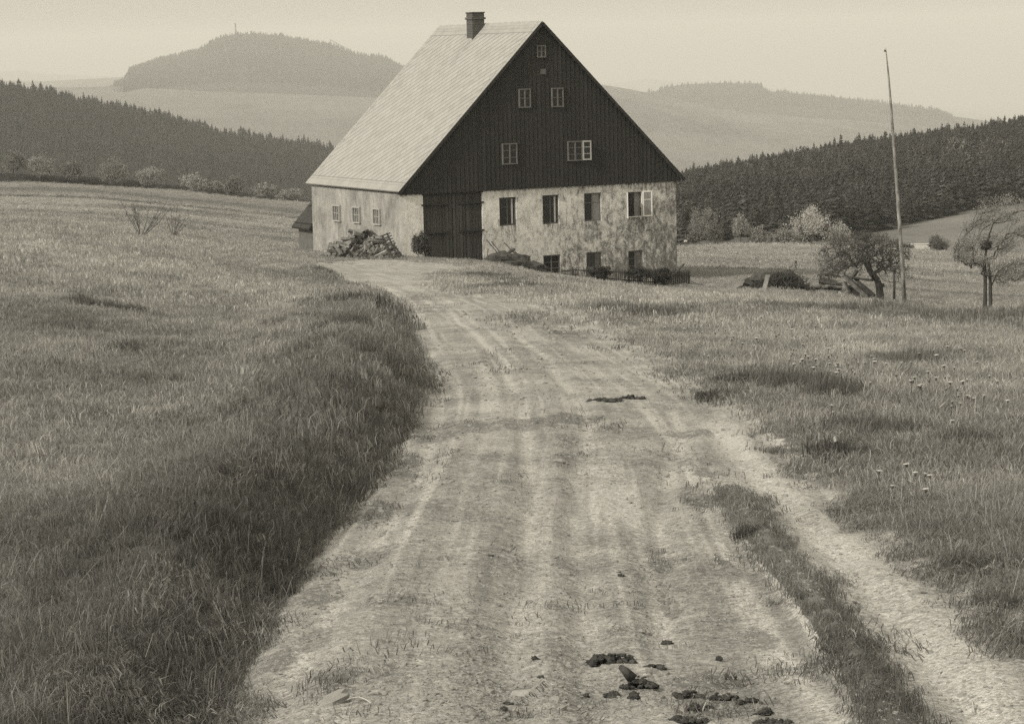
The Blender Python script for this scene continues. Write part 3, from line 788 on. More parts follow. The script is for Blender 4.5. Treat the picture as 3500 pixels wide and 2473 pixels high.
def frect(a, b, off=WY0):
    x0, _, z0 = hloc(*a, 'front', off); x1, _, z1 = hloc(*b, 'front', off)
    return (min(x0, x1), min(z0, z1), max(x0, x1), max(z0, z1))
UPW = [frect((1706, 676), (1766, 770)), frect((1854, 668), (1912, 764)), frect((1996, 661), (2056, 754)), frect((2141, 655), (2197, 740))]
LOW = [frect((1857, 873), (1917, 940)), frect((2004, 863), (2058, 940)), frect((2147, 857), (2199, 935))]
GATE = frect((1445, 668), (1653, 900))
BASE = -5.2
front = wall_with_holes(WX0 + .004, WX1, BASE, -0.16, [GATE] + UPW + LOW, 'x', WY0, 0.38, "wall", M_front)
front["label"] = "whitewashed gable wall with flaking stained plaster"
def srect(a, b):
    _, y0, z0 = hloc(*a, 'side', WX0); _, y1, z1 = hloc(*b, 'side', WX0)
    return (min(y0, y1), min(z0, z1), max(y0, y1), max(z0, z1))
SIDE = [srect((1142, 703), (1165, 754)), srect((1210, 709), (1233, 760)), srect((1280, 715), (1302, 766))]
sw = wall_with_holes(WY0 + 0.004, WY1 - .3, BASE, -0.13, SIDE, 'y', WX0, 0.38, "wall", M_side)
sw["label"] = "grey roughcast long wall"
mb = MB(); mb.box((WX1 - 0.38, WY0 + 0.38, BASE), (WX1, WY1 - .3, -0.15)); mb.build("wall", M_side, house)
mb = MB(); mb.box((WX0, WY1 - 0.3, BASE), (WX1, WY1, -0.15)); mb.build("wall", M_side, house)
mb = MB(); mb.box((WX0 + .38, WY0 + .38, -2.96), (WX1 - .38, WY1 - .3, -2.9)); mb.build("floor", M_iron, house)

def window(rect, depth, frame, glass, bars=(1, 1), fw=0.055, name="window", sill=True, openL=None, curt=(), plane=None, axis='x', curtm=None):
    """casement window set in a rectangular opening; curt lists which leaves show a curtain"""
    x0, z0, x1, z1 = rect
    y = (WY0 if plane is None else plane) + depth
    mb = MB()
    def bx(m, a0, b0, a1, b1, d0, d1):
        if axis == 'x': m.box((a0, y + d0, b0), (a1, y + d1, b1))
        else: m.box((WX0 + depth + d0, a0, b0), (WX0 + depth + d1, a1, b1))
    bx(mb, x0, z0, x0 + fw, z1, -.03, .04); bx(mb, x1 - fw, z0, x1, z1, -.03, .04)
    bx(mb, x0 + fw, z0, x1 - fw, z0 + fw, -.028, .038); bx(mb, x0 + fw, z1 - fw, x1 - fw, z1, -.028, .038)
    nx, nz = bars
    cols = [x0 + fw + (x1 - x0 - 2 * fw) * k / (nx + 1) for k in range(nx + 2)]
    for k in range(1, nx + 1): bx(mb, cols[k] - fw * .45, z0 + fw, cols[k] + fw * .45, z1 - fw, -.024, .034)
    for k in range(1, nz + 1):
        zz = z1 - fw - (z1 - z0 - 2 * fw) * (k / (nz + 1) if nz > 1 else 0.33)
        for c0 in range(nx + 1): bx(mb, cols[c0] + fw * .45, zz - .014, cols[c0 + 1] - fw * .45, zz + .014, -.012, .02)
    o = mb.build(name, frame, house)
    for c0 in range(nx + 1):
        if openL is not None and c0 in openL: continue
        g_ = MB(); bx(g_, cols[c0], z0 + fw * .6, cols[c0 + 1], z1 - fw * .6, 0.004, 0.010)
        po = g_.build("pane", (curtm or M_curt) if c0 in curt else glass, o)
    return o
for i, r in enumerate(UPW[:3]):
    window(r, 0.10, [M_frame_dark, M_frame_dark, M_frame_mid][i], M_glass, (1, 1), curt=[(), (), (1,)][i])
# narrow pale curtains at the right of the first two windows
for r in UPW[:2]:
    mb = MB(); w_ = r[2] - r[0]; mb.box((r[0] + w_ * .74, WY0 + .085, r[1] + .08), (r[0] + w_ * .84, WY0 + .092, r[3] - .08)); mb.build("curtain", simple("pale_curtain", .3, .42), house)
M_frame_white = simple('whitish_open_sash', .55, .7, 8)
wo4 = window(UPW[3], 0.04, M_frame_white, M_glass, (0, 0), fw=0.03, openL=(0,))
wo4["label"] = "pale framed window with both sashes thrown open"
r = UPW[3]
mb = MB(); mb.box((r[0] + (r[2] - r[0]) * .62, WY0 + .2, r[1] + .02), (r[2] - .02, WY0 + .22, r[3] - .02)); mb.build("curtain", M_curt, wo4)
def sash(px_hinge, zr, width, ang, parent, frame, plane, glass=M_glass, bars=1, side=1):
    """an open casement leaf, hinged at local x=px_hinge, opened by ang from the wall plane"""
    hx = px_hinge; z0, z1 = zr; dx, dy = side * math.cos(ang), -math.sin(ang)
    Mx = Matrix(((dx, -dy, 0, hx), (dy, dx, 0, plane), (0, 0, 1, 0), (0, 0, 0, 1)))
    mb = MB(); f_ = .06
    for (a, b, c_, d_) in ((0, z0, f_, z1), (width - f_, z0, width, z1), (f_, z0, width - f_, z0 + f_), (f_, z1 - f_, width - f_, z1)):
        mb.box((a, -.018, b), (c_, .018, d_), M=Mx)
    for k in range(bars):
        zz = z1 - (z1 - z0) * (k + 1) / (bars + 1) if bars > 1 else z1 - (z1 - z0) * .34
        mb.box((f_, -.012, zz - .014), (width - f_, .012, zz + .014), M=Mx)
    o = mb.build("sash", frame, parent)
    g_ = MB(); g_.box((f_ * .8, -.004, z0 + .02), (width - f_ * .8, .004, z1 - .02), M=Mx); g_.build("pane", glass, parent)
    return o
sw_ = (r[2] - r[0]) / 2 + .04
sash(r[2] - .01, (r[1], r[3]), sw_, math.radians(12), wo4, M_frame_white, WY0 - .03, M_curt)
sash(r[0] + .01, (r[1] - .02, r[3] - .02), sw_, math.radians(64), wo4, M_frame_white, WY0 - .02, M_curt, side=-1)
for i, r in enumerate(LOW):
    window(r, 0.08, [M_frame_mid, M_frame_pale if False else M_frame_mid, M_frame_mid][i], M_glass, (1, 2), curt=[(), (1,), (1,)][i], curtm=simple("dim_curtain", .07, .16))
r = LOW[1]; mb = MB(); mb.box((r[0] + .05, WY0 - .03, BASE), (r[0] + .40, WY0 + .02, r[3] - .06)); mb.build("door", M_clad, house)
# gate: two boarded leaves with strap hinges
gx0, gz0, gx1, gz1 = GATE
gt = MB(); mid_x = (gx0 + gx1) / 2
for k in range(2):
    a = gx0 + .01 if k == 0 else mid_x + .012; b = mid_x - .012 if k == 0 else gx1 - .01
    g1 = MB(); nb = 9
    for q_ in range(nb):
        u0 = a + (b - a) * q_ / nb; u1 = a + (b - a) * (q_ + 1) / nb - .012; off = random.uniform(0, .015)
        g1.box((u0, WY0 + .05 + off, BASE), (u1, WY0 + .09 + off, gz1 - .01))
    o = g1.build("gate_leaf", M_gate, house)
    for zz in (gz1 - .42, gz1 - 1.62):
        h = MB(); 
        if k == 0: h.box((gx0 - .08, WY0 - .02, zz - .035), (gx0 + 1.15, WY0 + .047, zz + .035))
        else: h.box((gx1 - 1.15, WY0 - .02, zz - .035), (gx1 + .08, WY0 + .047, zz + .035))
        h.build("strap_hinge", M_iron, o)
mb = MB(); mb.box((gx0 - .05, WY0 - .012, gz1 + .001), (gx1 + .05, WY0 + .1, gz1 + .06)); mb.build("lintel", M_clad, house)

# barred side windows with projecting casings
for r in SIDE:
    y0, z0, y1, z1 = r; mb = MB(); e = .05
    for (a, b, c_, d_) in ((y0 - e, z0 - e, y0, z1 + e), (y1, z0 - e, y1 + e, z1 + e), (y0, z0 - e, y1, z0), (y0, z1, y1, z1 + e)):
        mb.box((WX0 - .09, a, b), (WX0 + .05, c_, d_))
    for k in range(1, 4):
        yy = y0 + (y1 - y0) * k / 4; mb.box((WX0 - .05, yy - .022, z0), (WX0 - .02, yy + .022, z1))
    zz = (z0 + z1) / 2; mb.box((WX0 - .02, y0, zz - .02), (WX0 + .0, y1, zz + .02))
    o = mb.build("barred_window", M_frame_pale, house)
    g_ = MB(); g_.box((WX0 + .06, y0, z0), (WX0 + .07, y1, z1)); g_.build("pane", M_glass, o)

# boarded gable
AX = W / 2
def roof_z(x): return RISE * (1 - abs(x - AX) / AX)
gc = MB(); GY0 = 0.02
zb = -0.17
pts = [(0.06, zb), (13.94, zb), (13.94, roof_z(13.94) - .07), (AX, RISE - .07), (0.06, roof_z(.06) - .07)]
vs = [(x, GY0 + .05, z) for x, z in pts] + [(x, .30, z) for x, z in pts]
gc.add(vs, [(0, 1, 2, 3, 4), (9, 8, 7, 6, 5), (0, 5, 6, 1), (1, 6, 7, 2), (2, 7, 8, 3), (3, 8, 9, 4), (4, 9, 5, 0)])
GW = [frect((1835, 155), (1866, 197), GY0), frect((1773, 304), (1815, 368), GY0), frect((1885, 301), (1927, 366), GY0), frect((1716, 491), (1769, 561), GY0), frect((1940, 483), (1992, 549), GY0)]
HATCH = frect((1849, 236), (1867, 254), GY0)
k = 0
x = 0.16
while x < 13.9:
    top = roof_z(x) - .09
    segs = [(zb - .03, top)]
    for (a, b, c_, d_) in GW + [HATCH]:
        if a - .03 < x < c_ + .03:
            segs = [s for (lo, hi) in segs for s in ((lo, min(hi, b - .02)), (max(lo, d_ + .02), hi)) if s[1] > s[0]]
    for (lo, hi) in segs: gc.box((x - .022, GY0 + .036, lo), (x + .022, GY0 + .0497, hi))
    x += 0.21
clad = gc.build("gable_boarding", M_clad, house)
clad["label"] = "dark vertical boards covering the whole gable"
for i, r in enumerate(GW):
    x0, z0, x1, z1 = r; y = GY0
    mb = MB(); e = .05; nx = 1; fm = M_frame_mid
    for (a, b, c_, d_) in ((x0, z0, x0 + e, z1), (x1 - e, z0, x1, z1), (x0 + e, z0, x1 - e, z0 + e), (x0 + e, z1 - e, x1 - e, z1)):
        mb.box((a, y - .02, b), (c_, y + .045, d_))
    xm = (x0 + x1) / 2; mb.box((xm - .03, y - .018, z0 + e), (xm + .03, y + .045, z1 - e))
    nz = 2 if i >= 3 else 1
    for k in range(1, nz + 1):
        zz = z0 + (z1 - z0) * k / (nz + 1)
        for (a, b) in ((x0 + e, xm - .03), (xm + .03, x1 - e)): mb.box((a, y - .008, zz - .012), (b, y + .04, zz + .012))
    o = mb.build("window", M_frame_mid, house)
    for (a, b) in ((x0 + e, xm - .03), (xm + .03, x1 - e)):
        g_ = MB(); g_.box((a, y + .012, z0 + e), (b, y + .03, z1 - e)); g_.build("pane", M_glass, o)
    if i == 4:
        sash(x1 - .01, (z0 + .02, z1), .40, math.radians(10), o, M_frame_pale, y - .03, M_glass, 2)
        o["label"] = "gable window with its right sash open"
mb = MB(); a, b, c_, d_ = HATCH; mb.box((a, GY0, b), (c_, GY0 + .048, d_)); mb.build("hatch", M_frame_dark, house)

# roof
t = NT("fibre_cement_shingles"); uv = t.node("ShaderNodeUVMap").outputs[0]; sx = t.node("ShaderNodeSeparateXYZ"); t.l.new(uv, sx.inputs[0])
u, v = sx.outputs[0], sx.outputs[1]
SLEN = math.hypot(AX, RISE)
def line(expr, per, wdt): return t.math('LESS_THAN', t.math('FRACT', t.math('DIVIDE', expr, per)), wdt)
d1 = line(t.math('ADD', t.math('SUBTRACT', 50.0, u), v), 0.46, 0.06); d2 = line(t.math('ADD', u, v), 0.52, 0.15)
r1 = line(u, 0.16, 0.2); r2 = line(v, 0.34, 0.08)
bord = t.math('MAXIMUM', t.math('MAXIMUM', t.math('LESS_THAN', v, 0.50), t.math('GREATER_THAN', v, SLEN - 0.62)), t.math('LESS_THAN', t.math('MINIMUM', u, t.math('SUBTRACT', L, u)), 0.26))
bl = t.math('MAXIMUM', t.math('LESS_THAN', t.math('ABSOLUTE', t.math('SUBTRACT', v, 0.50)), 0.016), t.math('LESS_THAN', t.math('ABSOLUTE', t.math('SUBTRACT', v, SLEN - 0.62)), 0.016))
bl = t.math('MAXIMUM', bl, t.math('LESS_THAN', t.math('ABSOLUTE', t.math('SUBTRACT', t.math('MINIMUM', u, t.math('SUBTRACT', L, u)), 0.26)), 0.016))
dia = t.math('MAXIMUM', d2, t.math('MULTIPLY', d1, 0.25))
rec = t.math('MULTIPLY', t.math('MAXIMUM', r1, r2), 0.55)
ln = t.math('ADD', t.math('MULTIPLY', dia, t.math('SUBTRACT', 1.0, bord)), t.math('MULTIPLY', rec, bord))
ln = t.math('MAXIMUM', ln, bl)
nn = t.noise(uv, 1.4, 7, 0.7); nn2 = t.noise(t.mapping(uv, (5, 0.5, 1)), 2.0, 5, 0.7)
# each shingle has its own shade
fl = t.node("ShaderNodeCombineXYZ"); t.l.new(t.math('FLOOR', t.math('DIVIDE', t.math('ADD', u, v), 0.46)), fl.inputs[0]); t.l.new(t.math('FLOOR', t.math('DIVIDE', t.math('ADD', t.math('SUBTRACT', 50.0, u), v), 0.46)), fl.inputs[1])
wnz = t.node("ShaderNodeTexWhiteNoise"); t.l.new(fl.outputs[0], wnz.inputs[0])
f = t.math('ADD', t.math('ADD', t.math('MULTIPLY', nn, 0.5), t.math('MULTIPLY', nn2, 0.3)), t.math('MULTIPLY', wnz.outputs[0], 0.2))
cr = t.ramp(f, [(0.3, 0.25), (0.5, 0.29), (0.7, 0.33)])
cr = t.mixc(t.math('MULTIPLY', ln, 0.7), cr, grey(0.10))
su = t.math('MAXIMUM', t.math('SUBTRACT', 1.0, t.math('DIVIDE', t.math('ABSOLUTE', t.math('SUBTRACT', u, 5.5)), .55)), 0.0)
sv = t.math('MULTIPLY', t.math('LESS_THAN', v, 9.2), t.math('MAXIMUM', t.math('SUBTRACT', 1.0, t.math('DIVIDE', t.math('SUBTRACT', 9.2, v), 3.2)), 0.0))
cr = t.mixc(t.math('MULTIPLY', t.math('MULTIPLY', su, sv), t.math('GREATER_THAN', nn2, .5)), cr, grey(.16))
cr = t.mixc(t.math('MULTIPLY', t.math('GREATER_THAN', wnz.outputs[0], .965), .35), cr, grey(.16))
t.principled(cr, 0.8, t.bump(t.math('SUBTRACT', 1.0, ln), 0.012, 0.8), 0.2); M_roof = t.m
ROOF_TH = 0.07
def slope(sign):
    xe = -0.02 if sign < 0 else W + 0.02
    e = (xe, -0.02 + RISE * 0.0); xr = AX
    nrm = Vector((sign * RISE, 0, AX)).normalized()
    lo = Vector((xe, 0, -0.02)); hi = Vector((AX, 0, RISE + 0.02))
    mb = MB(); vs = []
    for y in (-0.06, L + 0.04):
        for p in (lo, hi):
            for d in (0, -ROOF_TH): vs.append(p + Vector((0, y, 0)) + (nrm * d if d else Vector()))
    vs = [tuple(p) for p in vs]   # y0: lo,lo-,hi,hi- ; y1: ...
    for i in (3, 7): vs[i] = (AX, vs[i][1], vs[i][2])
    fs = [(0, 2, 6, 4), (1, 5, 7, 3), (0, 1, 3, 2), (4, 6, 7, 5), (0, 4, 5, 1), (2, 3, 7, 6)]
    mb.add(vs, fs); o = mb.build("roof_slope", M_roof, roof)
    uvl = o.data.uv_layers.new(name="UVMap")
    for poly in o.data.polygons:
        for li in poly.loop_indices:
            co = o.data.vertices[o.data.loops[li].vertex_index].co
            uvl.data[li].uv = (co.y, abs(co.x - xe) / AX * SLEN)
    return o
roof = bpy.data.objects.new("roof", None); COL.objects.link(roof); roof.parent = house
slope(-1); slope(1)
# verge boards and ridge cap
mb = MB()
for sgn in (-1, 1):
    xe = -0.06 if sgn < 0 else W + .06
    mb.bar((xe, -.085, -.12), (AX, -.085, RISE - .06), .045, .13)
mb.build("verge_board", M_clad, roof)
mb = MB(); ny = 34
for k in range(ny):
    y0 = -.07 + (L + .12) * k / ny; y1 = y0 + (L + .12) / ny * 1.0
    hgt = .035 + .01 * (k % 2)
    vs = [(AX - .15, y0, RISE - .125), (AX, y0, RISE + hgt), (AX + .15, y0, RISE - .125), (AX - .15, y1, RISE - .125), (AX, y1, RISE + hgt), (AX + .15, y1, RISE - .125)]
    mb.add(vs, [(0, 1, 4, 3), (1, 2, 5, 4), (0, 2, 1), (3, 4, 5), (0, 3, 5, 2)])
mb.build("ridge_cap", simple("ridge_cap_tiles", .22, .34, 9), roof)
# chimney: placed so that its foot sits on the left slope
t = NT("soot_brick"); br = t.node("ShaderNodeTexBrick"); c = t.coord(); rotm = t.node("ShaderNodeMapping"); 
sp = t.node("ShaderNodeSeparateXYZ"); t.l.new(c, sp.inputs[0]); cb = t.node("ShaderNodeCombineXYZ")
t.l.new(t.math('ADD', sp.outputs[0], sp.outputs[1]), cb.inputs[0]); t.l.new(sp.outputs[2], cb.inputs[1])
t.l.new(cb.outputs[0], br.inputs[0]); br.inputs["Scale"].default_value = 3.2
br.inputs["Color1"].default_value = grey(.055); br.inputs["Color2"].default_value = grey(.10); br.inputs["Mortar"].default_value = grey(.17); br.inputs["Mortar Size"].default_value = .03
t.principled(t.mixc(t.noise(c, 5, 4, .7), br.outputs[0], grey(.05)), .9); M_brick = t.m
CX, CY = AX - .40, 5.6
cw, cdp = .30, .30
ch = MB(); ch.box((CX - cw, CY - cdp, RISE - 1.45), (CX + cw, CY + cdp, RISE + .50)); chim = ch.build("chimney", M_brick, roof)
ch = MB(); ch.box((CX - cw - .05, CY - cdp - .05, RISE + .22), (CX + cw + .05, CY + cdp + .05, RISE + .31)); ch.build("chimney_collar", M_brick, roof)
ch = MB(); ch.box((CX - cw - .03, CY - cdp - .03, RISE + .501), (CX + cw + .03, CY + cdp + .03, RISE + .55)); ch.build("chimney_cap", simple("sooty_mortar", .05, .1), roof)
ch = MB(); 
for (sx_, sy_) in ((-1, 0),):
    ch.box((CX - cw - .04, CY - cdp + .05, roof_z(CX - cw) - .02), (CX - cw - .003, CY + cdp - .1, roof_z(CX - cw) + .08))
ch.build("flashing", M_frame_pale, roof)

# lean-to at the back
lt = empty("lean_to_shed", hw(0.1, WY1 + .02, -1.92), HA)
tag(lt, "small plastered lean-to with dark board roof at the back corner of the farmhouse", "shed")
mb = MB(); mb.box((.14, .0, -3.0), (3.2, 1.85, -.06)); mb.build("wall", simple('grey_shed_plaster', .08, .14, 5), lt)
zl = 0.0; mb = MB()
vs = [(-.14, -.0, -.17), (2.9, 0, 3.1), (-.14, 2.05, -.17), (2.9, 2.05, 3.1)]
vs += [(a + .04, b, c_ - .09) for a, b, c_ in vs]
mb.add(vs, [(0, 1, 3, 2), (4, 6, 7, 5), (0, 4, 5, 1), (2, 3, 7, 6), (0, 2, 6, 4), (1, 5, 7, 3)])
for k in range(4):
    z_ = .75 * k + .02; xx = 2.9 * (z_ + .02) / 3.12
    mb.bar((xx, 0.0, z_ + .02), (xx, 2.07, z_ + .02), .10, .02, roll=0)
mb.build("roof", simple("dark_felt_roof", .025, .055, 5), lt)
HOUSE_DONE = True

# ------------------------------------------------------------------ rubble / timber things by the house
M_wood_grey = simple("weathered_grey_wood", .08, .20, 3, (4, 4, 1), .01)
M_wood_dark = simple("dark_old_wood", .035, .08, 4, (3, 3, 1), .01)
M_wood_pale = simple("pale_sawn_wood", .28, .42, 4, (3, 3, 1), .005)
M_stone = simple("split_stone_and_wood", .07, .30, 1.6, (1, 1, 1), .03)
M_dung = simple("dark_moist_dung", .02, .075, 22, (1, 1, 1), .01, .8)
M_bark = simple("dark_bark", .03, .075, 10, (1, 1, .3), .02)
M_bark_grey = simple("grey_bark", .06, .14, 10, (1, 1, .3), .02)

def W2(p): return tuple(map(float, p))
c0 = ground(1240, 884, 96)
wp = empty("wood_heap", c0); tag(wp, "heap of split logs and slabs against the long wall of the farmhouse", "wood heap")
def heap_line(px, top):   # outline from the photo: top of the heap
    return float(np.interp(px, [1105, 1150, 1185, 1215, 1245, 1280, 1310, 1340, 1370], top))
TOP = [868, 826, 812, 785, 776, 800, 818, 838, 880]
rr = random.Random(5)
pcs = MB(); pcs2 = MB()
dh = c0[1]
for k in range(420):
    px = rr.uniform(1112, 1362); ty = heap_line(px, TOP); by = 884
    a = rr.random() ** 0.8; py = ty + (by - ty) * a
    q = P(px, py, dh + rr.uniform(-.5, .9) * (0.3 + a)) - c0
    if q[2] < -.2: continue
    ang = rr.uniform(0, math.pi); sl = rr.uniform(-.8, .8) - .2 * (px - 1240) / 120
    ln_ = rr.uniform(.2, .6); dv = Vector((math.cos(ang) * math.cos(sl), math.sin(ang) * .6 * math.cos(sl), math.sin(sl))) * ln_ / 2
    tgt = pcs if rr.random() < .7 else pcs2
    tgt.bar(Vector(q) - dv, Vector(q) + dv, rr.uniform(.06, .2), rr.uniform(.04, .13), roll=rr.uniform(0, 3), taper=rr.uniform(.5, 1))
core = MB()
core.blob((0, .3, -.15), (1.3, .7, .75), 3, 28, 14, .6)
core.build("heap_core", M_stone, wp)
pcs.build("split_logs", M_stone, wp)["kind"] = "stuff"
pcs2.build("pale_slabs", M_wood_grey, wp)["kind"] = "stuff"
# lattice hurdles leaning on the heap
hr = empty("lattice_rack", ground(1330, 888, 96)); tag(hr, "dark lattice rack leaning on the right end of the wood heap", "rack")
mb = MB(); base = np.array(hr.location)
def L3(px, py, d): return Vector(P(px, py, d) - base)
d_ = base[1]
for (a, b) in (((1308, 808), (1345, 885)), ((1322, 796), (1362, 882)), ((1345, 836), (1372, 872))):
    mb.bar(L3(*a, d_ + .35), L3(*b, d_ - .1), .05, .05)
for k in range(9):
    s = k / 8; xa = 1304 + 36 * s; ya = 806 + 72 * s
    mb.bar(L3(xa - 4, ya + 2, d_ + .3 - .4 * s), L3(xa + 30, ya - 10, d_ + .3 - .4 * s), .035, .05)
mb.build("lattice", M_wood_dark, hr)

# ------------------------------------------------------------------ tree generator
LEAFM = {}
def leafmat(v, trans=.35):
    k = (v, trans)
    if k not in LEAFM:
        t = NT("leaves_%d" % int(v * 1000)); t.m.name = "foliage"
        b = t.attr("bt"); c = t.ramp(b, [(0, v * .55), (.7, v * 1.15), (1, v * 1.6)])
        d = t.node("ShaderNodeBsdfDiffuse"); tr = t.node("ShaderNodeBsdfTranslucent"); mx = t.node("ShaderNodeMixShader"); mx.inputs[0].default_value = trans
        t.l.new(c, d.inputs[0]); t.l.new(c, tr.inputs[0]); t.l.new(d.outputs[0], mx.inputs[1]); t.l.new(tr.outputs[0], mx.inputs[2]); t.l.new(mx.outputs[0], t.out.inputs[0])
        LEAFM[k] = t.m
    return LEAFM[k]

def grow(root_pts, targets, seed, tip, step, wob=.12, power=2.3, sweep=0.0):
    """skeleton that joins every target point to the nearest living branch; returns nodes, parents, radii"""
    r = np.random.default_rng(seed)
    nodes = [np.array(p, float) for p in root_pts]; par = [-1] + list(range(len(root_pts) - 1))
    start = max(1, len(root_pts) // 2)
    tg = np.array(targets, float); top = nodes[-1]
    order = np.argsort(np.linalg.norm(tg - nodes[start], axis=1))
    for ti in order:
        q = tg[ti]; arr = np.array(nodes[start:]); dv = q - arr; d = np.linalg.norm(dv, axis=1)
        # prefer nodes lying nearer to the root (branches go outwards)
        pen = np.linalg.norm(arr - nodes[start], axis=1); cost = d + 0.18 * np.maximum(0, pen - np.linalg.norm(q - nodes[start]) * .8)
        cost = cost + sweep * np.maximum(0, arr[:, 0] - q[0] + .05) + sweep * .6 * np.maximum(0, arr[:, 2] - q[2]); j = int(np.argmin(cost)) + start; a = nodes[j]; m = max(1, int(d[j - start] / step)); prev = j
        for s in range(1, m + 1):
            u_ = s / m; p = a + (q - a) * u_
            if s < m: p = p + r.normal(0, wob * step, 3)
            nodes.append(p); par.append(prev); prev = len(nodes) - 1
    nn_ = len(nodes); acc = np.zeros(nn_); child = np.zeros(nn_, int)
    for i in range(nn_ - 1, -1, -1):
        if child[i] == 0: acc[i] = tip ** power
        if par[i] >= 0: acc[par[i]] += acc[i]; child[par[i]] += 1
    return np.array(nodes), par, acc ** (1 / power)

def branches_mesh(mb, nodes, par, rad, n=4, rmax=None, sides=None):
    for i, p in enumerate(par):
        if p < 0: continue
        ra, rb = rad[p], rad[i]
        ra = min(ra, rb * 1.6)
        if rmax: ra, rb = min(ra, rmax), min(rb, rmax)
        mb.tube([nodes[p], nodes[i]], [ra, rb], (sides or (7 if rb > .04 else (4 if rb > .012 else 3))))

def leaves(centres, per, size, spread, seed, mat, parent, name="foliage", droop=(0, 0, 0), flat=.9):
    r = np.random.default_rng(seed); c = np.repeat(np.asarray(centres), per, 0); m = len(c)
    c = c + r.normal(0, 1, (m, 3)) * np.asarray(spread) + np.asarray(droop) * r.uniform(0, 1, (m, 1))
    a = r.normal(0, 1, (m, 3)); a /= np.linalg.norm(a, axis=1)[:, None]; b = np.cross(a, r.normal(0, 1, (m, 3))); b /= np.linalg.norm(b, axis=1)[:, None]
    s = size * r.uniform(.5, 1.3, (m, 1)); Vv = np.stack([c - a * s, c + b * s * .55, c + a * s, c - b * s * .55], 1).reshape(-1, 3)
    Ff = np.arange(m * 4).reshape(m, 4)
    o = np_mesh(name, Vv, Ff, mat, {"bt": ('FACE', r.uniform(0, 1, m))}, smooth=False)
    o.parent = parent; return o

def shrub(px, py, wpx, hpx, label, cat="bush", name="bush", d=None, v=.16, seed=0, group=None, dens=1.0, sparse=False, lean=0.0, base=None, stems=True, trunk_h=0.12, dark=M_bark):
    """px,py = foot of the plant, wpx,hpx = its size in the photo"""
    if base is None:
        base = ground(px, py) if d is None else P(px, py, d)
    dist = base[1]; wm = wpx / F * dist; hm = hpx / F * dist
    root = empty(name, base); tag(root, label, cat, group)
    r = np.random.default_rng(seed + 1000)
    # crown made of several uneven lobes
    nl = 5 if not sparse else 4; tg = []
    lob = [(r.uniform(-.30, .30) * wm + lean * hm * .3, r.uniform(-.22, .22) * wm, hm * r.uniform(.38, .66), r.uniform(.20, .34) * wm, hm * r.uniform(.20, .34)) for _ in range(nl)]
    lob.append((lean * hm * .4, 0, hm * .70, .22 * wm, hm * .28)); lob.append((0, 0, hm * .35, .42 * wm, hm * .30))
    nt = int((150 if not sparse else 70))
    for k in range(nt):
        l = lob[r.integers(len(lob))]; v3 = r.normal(0, 1, 3); v3 /= np.linalg.norm(v3); q = r.uniform(.35, 1.0) ** .5
        p = np.array([l[0] + v3[0] * l[3] * q, l[1] + v3[1] * l[3] * q, l[2] + v3[2] * l[4] * q])
        if p[2] > hm * trunk_h: tg.append(p)
    px_m = dist / (F * .29257)
    tip = max(.006, px_m * .16); th = hm * trunk_h
    nodes, par, rad = grow([(0, 0, -.1), (0, 0, th * .5), (0, 0, th)], tg, seed, tip * .6, max(hm * .12, .05), .2, 2.6)
    mb = MB(); branches_mesh(mb, nodes, par, rad, rmax=hm * .05); mb.build("branches", dark, root)
    if sparse:
        leaves(tg, int(5 * dens), max(.03, px_m * .55), (wm * .03, wm * .03, hm * .03), seed, leafmat(v), root)
    else:
        leaves(tg, int(26 * dens), max(.035, px_m * .62), (wm * .045, wm * .045, hm * .05), seed, leafmat(v), root)
    return root

# distant hedge bank on the left, with its bushes
hb = MB(); hpts = [(-300, 588, 606), (0, 592, 612), (200, 600, 632), (400, 612, 640), (570, 630, 655), (760, 648, 668), (900, 668, 684), (1040, 684, 696), (1200, 700, 712)]
ring = []
r = random.Random(3)
xs = np.linspace(-300, 1200, 220)
for xx in xs:
    a = float(np.interp(xx, [p[0] for p in hpts], [p[1] for p in hpts])); b = float(np.interp(xx, [p[0] for p in hpts], [p[2] for p in hpts]))
    gq = P(xx, b + 14, 366); tq = P(xx, a + 6 * (float(fbm(np.array(xx / 22.), np.array(0.), 5, 3)) - .5), 368)
    ring.append([gq - np.array([0, 1.2, 1.5]), gq * [1, 1, 1], tq + [0, -.6, -.3], tq, tq + [0, 2.5, -.2], tq + [0, 4.5, -4]])
R_ = np.array(ring).reshape(-1, 3)
ii = np.arange(len(xs) * 6).reshape(len(xs), 6)
ff = np.stack([ii[:-1, :-1], ii[1:, :-1], ii[1:, 1:], ii[:-1, 1:]], -1).reshape(-1, 4)
hbk = np_mesh("field_bank", R_, ff, simple("dark_turf_bank", .015, .035, .6, (1, 1, 1), .3), smooth=False)
tag(hbk, "long dark earth bank along the far edge of the left hand field", "bank")
BUSHG = "bushes on the far field bank"
bl_ = [(45, 585, 95, 75, "hazy rounded bush at the far left end of the field bank", .075), (135, 605, 100, 78, "pale topped round bush, second from the left on the field bank", .11),
      (250, 608, 75, 62, "small thin bush between the second and the big bush on the field bank", .075), (395, 622, 130, 88, "largest dark round bush on the field bank", .08),
      (515, 632, 95, 66, "light spreading bush just right of the largest bush on the bank", .11), (668, 650, 100, 66, "pale bushy shrub at the middle of the field bank", .12),
      (800, 660, 85, 60, "faint bush left of the low scrub on the field bank", .075)]
for i, (px, py, w_, h_, lb, v_) in enumerate(bl_):
    shrub(px, py + 10, w_, h_ + 10, lb, d=364, v=v_ * 2.7, seed=20 + i, group=BUSHG, trunk_h=.1, dens=1.2)
